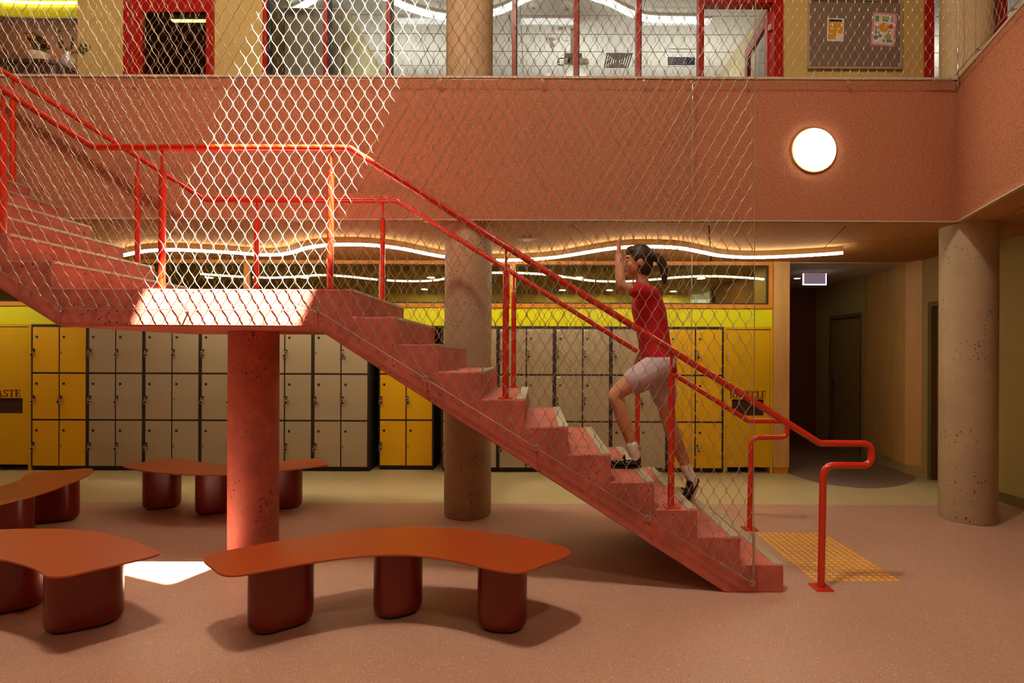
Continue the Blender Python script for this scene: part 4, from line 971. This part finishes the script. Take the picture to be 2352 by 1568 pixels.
l = bpy.data.lights.new('fill_up', 'AREA'); l.shape = 'RECTANGLE'; l.size = 1.2; l.size_y = 0.08; l.energy = 16; l.color = (1.0, 0.85, 0.6)
o = bpy.data.objects.new('fill_up', l); col.objects.link(o); adopt(o, t); o.location = (0, 0, 0.06); o.rotation_euler = (math.radians(150), 0, 0)
cnt = spline([G(a_, b_, 4.16) for a_, b_ in [(-260, 124), (-120, 124), (0, 127), (60, 127.5), (95, 129), (120, 135), (148, 149), (178, 166)]], 5)
off = [(p_.x - 0.12, p_.y + 0.32) for p_ in cnt[::-1]]
t = empty('reception_counter', (cnt[0].x, cnt[0].y, ZF2)); tag(t, 'dark curved reception counter behind the balcony', 'counter')
pc = [(p_.x - cnt[0].x, p_.y + 0.06 - cnt[0].y) for p_ in cnt] + [(x - cnt[0].x, y - cnt[0].y) for x, y in off]
MB().prism(ccw(pc), 0, 4.13 - ZF2).build('body', 'desk', t)
pc = [(p_.x - cnt[0].x, p_.y + 0.05 - cnt[0].y) for p_ in cnt] + [(x - cnt[0].x + 0.01, y + 0.01 - cnt[0].y) for x, y in off]
MB().prism(ccw(pc), 4.13 - ZF2, 4.16 - ZF2).build('top', 'desk', t)
p = P(88, 127, 5.02)
t = empty('flower_pot', (p.x, 5.04, 4.16)); tag(t, 'cream pot of dark red flowers on the reception counter', 'potted flowers')
MB().lathe([(0.07, 0), (0.085, 0.02), (0.09, 0.09), (0.082, 0.09)], n=24).build('pot', 'pot', t, True)
for k in range(26):
    a_ = random.uniform(0, 2 * PI); r_ = random.uniform(0.02, 0.105); hh_ = random.uniform(0.09, 0.17)
    e = Vector((r_ * math.cos(a_), r_ * math.sin(a_), 0.08 + hh_))
    st = MB().tube([Vector((e.x * .2, e.y * .2, 0.07)), Vector((e.x * .6, e.y * .6, 0.07 + hh_ * .6)), e], 0.003, 5).build('stem', 'leaf', t)
    MB().lathe([(0.004, -0.012), (0.02, -0.002), (0.024, 0.006), (0.012, 0.014)], c=tuple(e), n=8).build('flower', 'petal2' if k % 9 == 0 else ('petal' if k % 3 else 'leaf'), st, True)
p = P(148, 150, 5.08)
t = empty('glass_vase', (p.x, 5.12, 4.16)); tag(t, 'rounded clear glass vase with leafy sprigs on the counter', 'vase')
MB().lathe([(0.035, 0), (0.055, 0.03), (0.058, 0.07), (0.045, 0.11), (0.03, 0.14), (0.032, 0.16), (0.029, 0.16), (0.028, 0.14), (0.042, 0.108), (0.054, 0.07), (0.05, 0.03), (0.03, 0.006)], n=24).build('body', 'vase_glass', t, True)
for k in range(7):
    a_ = 2 * PI * k / 7; e = Vector((0.12 * math.cos(a_) + 0.05, 0.12 * math.sin(a_), 0.2 + 0.03 * (k % 3)))
    st = MB().tube([Vector((0, 0, 0.02)), Vector((e.x * .2, e.y * .2, 0.16)), e], 0.0025, 5).build('stem', 'leaf', t)
    for q_ in range(3):
        c0 = e * (0.7 + 0.15 * q_) + Vector((0, 0, 0.03)); MB().lathe([(0.002, -0.02), (0.012, 0), (0.002, 0.025)], c=tuple(c0), n=6).build('leaf', 'leaf', st)

# ------------------------------------------------------------------ the person running up the stair
def ball(mb_, c, rx, ry, rz, n=16, m=10):
    i0 = len(mb_.v); c = Vector(c)
    for a in range(1, m):
        th = PI * a / m
        for k in range(n):
            ph = 2 * PI * k / n
            mb_.v.append((c.x + rx * math.sin(th) * math.cos(ph), c.y + ry * math.sin(th) * math.sin(ph), c.z + rz * math.cos(th)))
    top = len(mb_.v); mb_.v.append((c.x, c.y, c.z + rz)); bot = len(mb_.v); mb_.v.append((c.x, c.y, c.z - rz))
    for a in range(m - 2):
        for k in range(n):
            mb_.f.append((i0 + a * n + k, i0 + (a + 1) * n + k, i0 + (a + 1) * n + (k + 1) % n, i0 + a * n + (k + 1) % n)); mb_.m.append(0)
    for k in range(n):
        mb_.f.append((top, i0 + k, i0 + (k + 1) % n)); mb_.m.append(0)
        mb_.f.append((bot, i0 + (m - 2) * n + (k + 1) % n, i0 + (m - 2) * n + k)); mb_.m.append(0)
def limb(mb_, pts):                       # (x,y,z,r) chain, rounded at the joints
    q = spline([Vector(p[:3]) for p in pts], 4); rr = spline([Vector((p[3], 0, 0)) for p in pts], 4)
    mb_.tube(q, [v.x for v in rr], 14)
    for p in pts: ball(mb_, p[:3], p[3] * .97, p[3] * .97, p[3] * .97, 12, 8)
def loft(mb_, secs, n=24):                # (x,y,z,hx,hy)
    i0 = len(mb_.v)
    for (x, y, z, hx, hy) in secs:
        for k in range(n):
            a = 2 * PI * k / n; ca_, sa_ = math.cos(a), math.sin(a)
            mb_.v.append((x + hx * math.copysign(abs(ca_) ** .85, ca_), y + hy * math.copysign(abs(sa_) ** .85, sa_), z))
    for a in range(len(secs) - 1):
        for k in range(n): mb_.f.append((i0 + a * n + k, i0 + a * n + (k + 1) % n, i0 + (a + 1) * n + (k + 1) % n, i0 + (a + 1) * n + k)); mb_.m.append(0)
    mb_.f.append(tuple(i0 + k for k in range(n - 1, -1, -1))); mb_.m.append(0)
    e = i0 + (len(secs) - 1) * n; mb_.f.append(tuple(e + k for k in range(n))); mb_.m.append(0)
def fused(mb_, name, m, vox, parent, it=4):
    tmp = mb_.build('tmp', m); r_ = tmp.modifiers.new('r', 'REMESH'); r_.mode = 'VOXEL'; r_.voxel_size = vox
    s_ = tmp.modifiers.new('s', 'SMOOTH'); s_.iterations = it; s_.factor = 0.5
    dg = bpy.context.evaluated_depsgraph_get(); me = bpy.data.meshes.new_from_object(tmp.evaluated_get(dg)); bpy.data.objects.remove(tmp)
    me.materials.clear(); me.materials.append(MATS[m]); me.polygons.foreach_set('use_smooth', [True] * len(me.polygons))
    return inst(name, me, parent)
def hand(mb_, wr, d, side, curl):
    wr = Vector(wr); d = Vector(d).normalized(); s_ = Vector(side).normalized(); s_ = (s_ - d * s_.dot(d)).normalized(); nn = d.cross(s_)
    for k in range(6):
        c = wr + d * (0.012 + 0.012 * k)
        ball(mb_, c + s_ * 0.016, 0.015, 0.015, 0.015, 8, 6); ball(mb_, c - s_ * 0.016, 0.015, 0.015, 0.015, 8, 6); ball(mb_, c, 0.016, 0.016, 0.016, 8, 6)
    for k, (o_, ln) in enumerate(((-0.028, 0.058), (-0.010, 0.070), (0.009, 0.066), (0.026, 0.052))):
        b_ = wr + d * 0.078 + s_ * o_; f1 = b_ + d * ln * .45 + nn * ln * .15 * curl; f2 = f1 + (d * (1 - .4 * curl) + nn * .6 * curl).normalized() * ln * .33; f3 = f2 + (d * (1 - .7 * curl) + nn * .9 * curl).normalized() * ln * .25
        limb(mb_, [tuple(q) + (rr,) for q, rr in ((b_, .0095), (f1, .0088), (f2, .008), (f3, .007))])
    th0 = wr + d * 0.025 - s_ * 0.022; th1 = th0 + (d * .6 - s_ * .7 + nn * .3).normalized() * 0.034; th2 = th1 + (d * .85 - s_ * .35 + nn * .3).normalized() * 0.028
    limb(mb_, [tuple(th0) + (.012,), tuple(th1) + (.0105,), tuple(th2) + (.0085,)])
PY = 3.86
B = MB()
loft(B, [(.865, PY, 1.35, .06, .08), (.86, PY, 1.40, .092, .135), (.85, PY, 1.46, .098, .145), (.83, PY, 1.56, .082, .115), (.81, PY, 1.68, .092, .125), (.792, PY, 1.79, .10, .142), (.778, PY, 1.87, .085, .15), (.768, PY, 1.92, .06, .11), (.758, PY, 1.955, .045, .05), (.742, PY, 2.03, .044, .046), (.735, PY, 2.06, .044, .046)])
KN = [(.868, 3.785, 1.405, .088), (.70, 3.775, 1.30, .075), (.548, 3.765, 1.196, .052), (.575, 3.772, 1.11, .052), (.612, 3.782, 1.00, .050), (.662, 3.79, .86, .036), (.680, 3.79, .785, .033)]
limb(B, KN)
KF = [(.868, 3.935, 1.405, .088), (.925, 3.945, 1.18, .072), (.97, 3.95, .965, .052), (1.005, 3.95, .87, .052), (1.05, 3.95, .76, .047), (1.11, 3.95, .61, .035), (1.135, 3.95, .545, .032)]
limb(B, KF)
limb(B, [(.698, 3.79, .738, .03), (.63, 3.79, .714, .022), (.55, 3.79, .706, .016)])          # foot inside the shoe
limb(B, [(1.155, 3.95, .52, .03), (1.14, 3.95, .45, .022), (1.122, 3.95, .40, .016)])
AN = [(.778, 3.735, 1.895, .05), (.67, 3.69, 1.915, .042), (.572, 3.665, 1.945, .034), (.562, 3.69, 2.06, .033), (.560, 3.725, 2.165, .024)]
AF = [(.775, 3.985, 1.895, .05), (.855, 4.03, 1.80, .042), (.925, 4.05, 1.705, .034), (.87, 4.05, 1.61, .033), (.80, 4.04, 1.53, .024)]
limb(B, AN); limb(B, AF)
hand(B, AN[-1][:3], (0.02, .12, 1), (0, -1, .2), 0.5); hand(B, AF[-1][:3], (-.6, -.1, -.7), (0, 1, 0), 0.6)
HC = Vector((.712, PY, 2.135))
ball(B, HC + Vector((.012, 0, .018)), .093, .076, .098, 24, 16)       # skull
ball(B, HC + Vector((-.022, 0, -.03)), .066, .060, .082, 20, 14)      # face
ball(B, HC + Vector((-.052, 0, -.088)), .028, .03, .024)              # chin
B.tube([HC + Vector((-.084, 0, .018)), HC + Vector((-.096, 0, -.008)), HC + Vector((-.106, 0, -.024)), HC + Vector((-.088, 0, -.034))], [.008, .010, .013, .010], 10)   # nose
ball(B, HC + Vector((-.076, 0, .03)), .018, .05, .012)                # brow
for s_ in (-1, 1):
    ball(B, HC + Vector((.012, s_ * .076, -.012)), .02, .009, .03); ball(B, HC + Vector((-.055, s_ * .036, -.028)), .026, .022, .024)
body = fused(B, 'person', 'skin', 0.0058, None, 3)
tag(body, 'person in a red top and pale shorts running up the stairs to the left', 'person')
for s_ in (-1, 1):
    e = MB(); ball(e, HC + Vector((-.079, s_ * .028, .008)), .010, .013, .0085); ew = e.build('eye', 'eye_white', body, True)
    e = MB(); ball(e, HC + Vector((-.0865, s_ * .028, .008)), .0035, .006, .006); e.build('iris', 'eye_dark', ew, True)
e = MB(); ball(e, HC + Vector((-.0805, 0, -.056)), .010, .021, .0042); ball(e, HC + Vector((-.079, 0, -.063)), .009, .017, .005); e.build('lips', 'lip', body, True)
# hair: cap, side locks, ponytail swinging back
Hh = MB(); ball(Hh, HC + Vector((.022, 0, .03)), .098, .084, .100, 24, 16); ball(Hh, HC + Vector((.04, 0, -.03)), .075, .078, .085, 20, 12); ball(Hh, HC + Vector((-.035, 0, .072)), .05, .066, .045)
limb(Hh, [(HC.x + .11, PY, HC.z + .04, .03), (HC.x + .16, PY, HC.z + .02, .035), (HC.x + .19, PY, HC.z - .05, .032), (HC.x + .195, PY, HC.z - .14, .018)])
fused(Hh, 'hair', 'hair', 0.007, body, 3)
# red top
T = MB()
loft(T, [(.875, PY, 1.345, .118, .165), (.868, PY, 1.42, .118, .165), (.84, PY, 1.54, .108, .148), (.815, PY, 1.68, .112, .15), (.795, PY, 1.79, .118, .162), (.78, PY, 1.875, .10, .165), (.77, PY, 1.925, .07, .12), (.762, PY, 1.95, .056, .066)])
limb(T, [(.785, 3.745, 1.89, .064), (.72, 3.712, 1.905, .060), (.665, 3.69, 1.916, .057)])
limb(T, [(.778, 3.975, 1.89, .064), (.82, 4.01, 1.84, .060), (.865, 4.033, 1.79, .057)])
fused(T, 'top', 'shirt', 0.008, body, 3)
S_ = MB()
loft(S_, [(.87, PY, 1.31, .10, .14), (.866, PY, 1.40, .112, .158), (.86, PY, 1.47, .110, .156)])
limb(S_, [(.868, 3.785, 1.40, .108), (.79, 3.78, 1.35, .105), (.69, 3.776, 1.292, .098)]); limb(S_, [(.868, 3.935, 1.40, .108), (.90, 3.94, 1.29, .104), (.93, 3.945, 1.17, .096)])
fused(S_, 'shorts', 'shorts', 0.008, body, 3)
# socks and shoes
def sock(pts, nm='sock'):
    s = MB(); limb(s, pts); return fused(s, nm, 'sock', 0.006, body, 2)
sock([(.666, 3.79, .845, .0415), (.678, 3.79, .79, .040), (.688, 3.79, .745, .037), (.645, 3.79, .722, .029), (.60, 3.79, .713, .024)])
sock([(1.085, 3.95, .665, .043), (1.115, 3.95, .60, .040), (1.145, 3.95, .54, .036), (1.148, 3.95, .49, .028), (1.135, 3.95, .44, .024)])
def shoe(loc, pitch):
    sec = [(0.0, .012, .024), (.012, .028, .036), (.035, .038, .046), (.062, .0425, .050), (.085, .042, .044), (.115, .039, .042), (.145, .037, .050), (.18, .036, .064), (.212, .034, .074), (.228, .026, .070), (.235, .012, .055)]
    s = MB(); n_ = 16; i0 = 0
    for (x, hw_, ht) in sec:
        for k in range(n_):
            a = 2 * PI * k / n_; z_ = (ht / 2) * math.sin(a) + ht / 2 + .008; s.v.append((x, hw_ * math.copysign(abs(math.cos(a)) ** .7, math.cos(a)), z_))
    for a in range(len(sec) - 1):
        for k in range(n_): s.f.append((a * n_ + k, (a + 1) * n_ + k, (a + 1) * n_ + (k + 1) % n_, a * n_ + (k + 1) % n_)); s.m.append(0)
    s.f.append(tuple(range(n_))); s.m.append(0); s.f.append(tuple((len(sec) - 1) * n_ + k for k in range(n_ - 1, -1, -1))); s.m.append(0)
    o_ = s.build('shoe', 'shoe', body, True); o_.location = loc; o_.rotation_euler = (0, pitch, 0)
    so = MB(); pl_ = [(x, -hw_ - .002) for x, hw_, _ in sec] + [(x, hw_ + .002) for x, hw_, _ in sec[::-1]]
    so.prism(ccw(pl_), 0, .010).build('sole', 'black', o_)
    MB().tube([(.118, -.040, .022), (.118, -.034, .064), (.118, 0, .080), (.118, .034, .064), (.118, .040, .022)], .0065, 8).build('strap', 'shoe', o_, True)
    return o_
shoe((.496, 3.79, .6855), 0.0)
shoe((1.075, 3.95, .357), -math.radians(62))
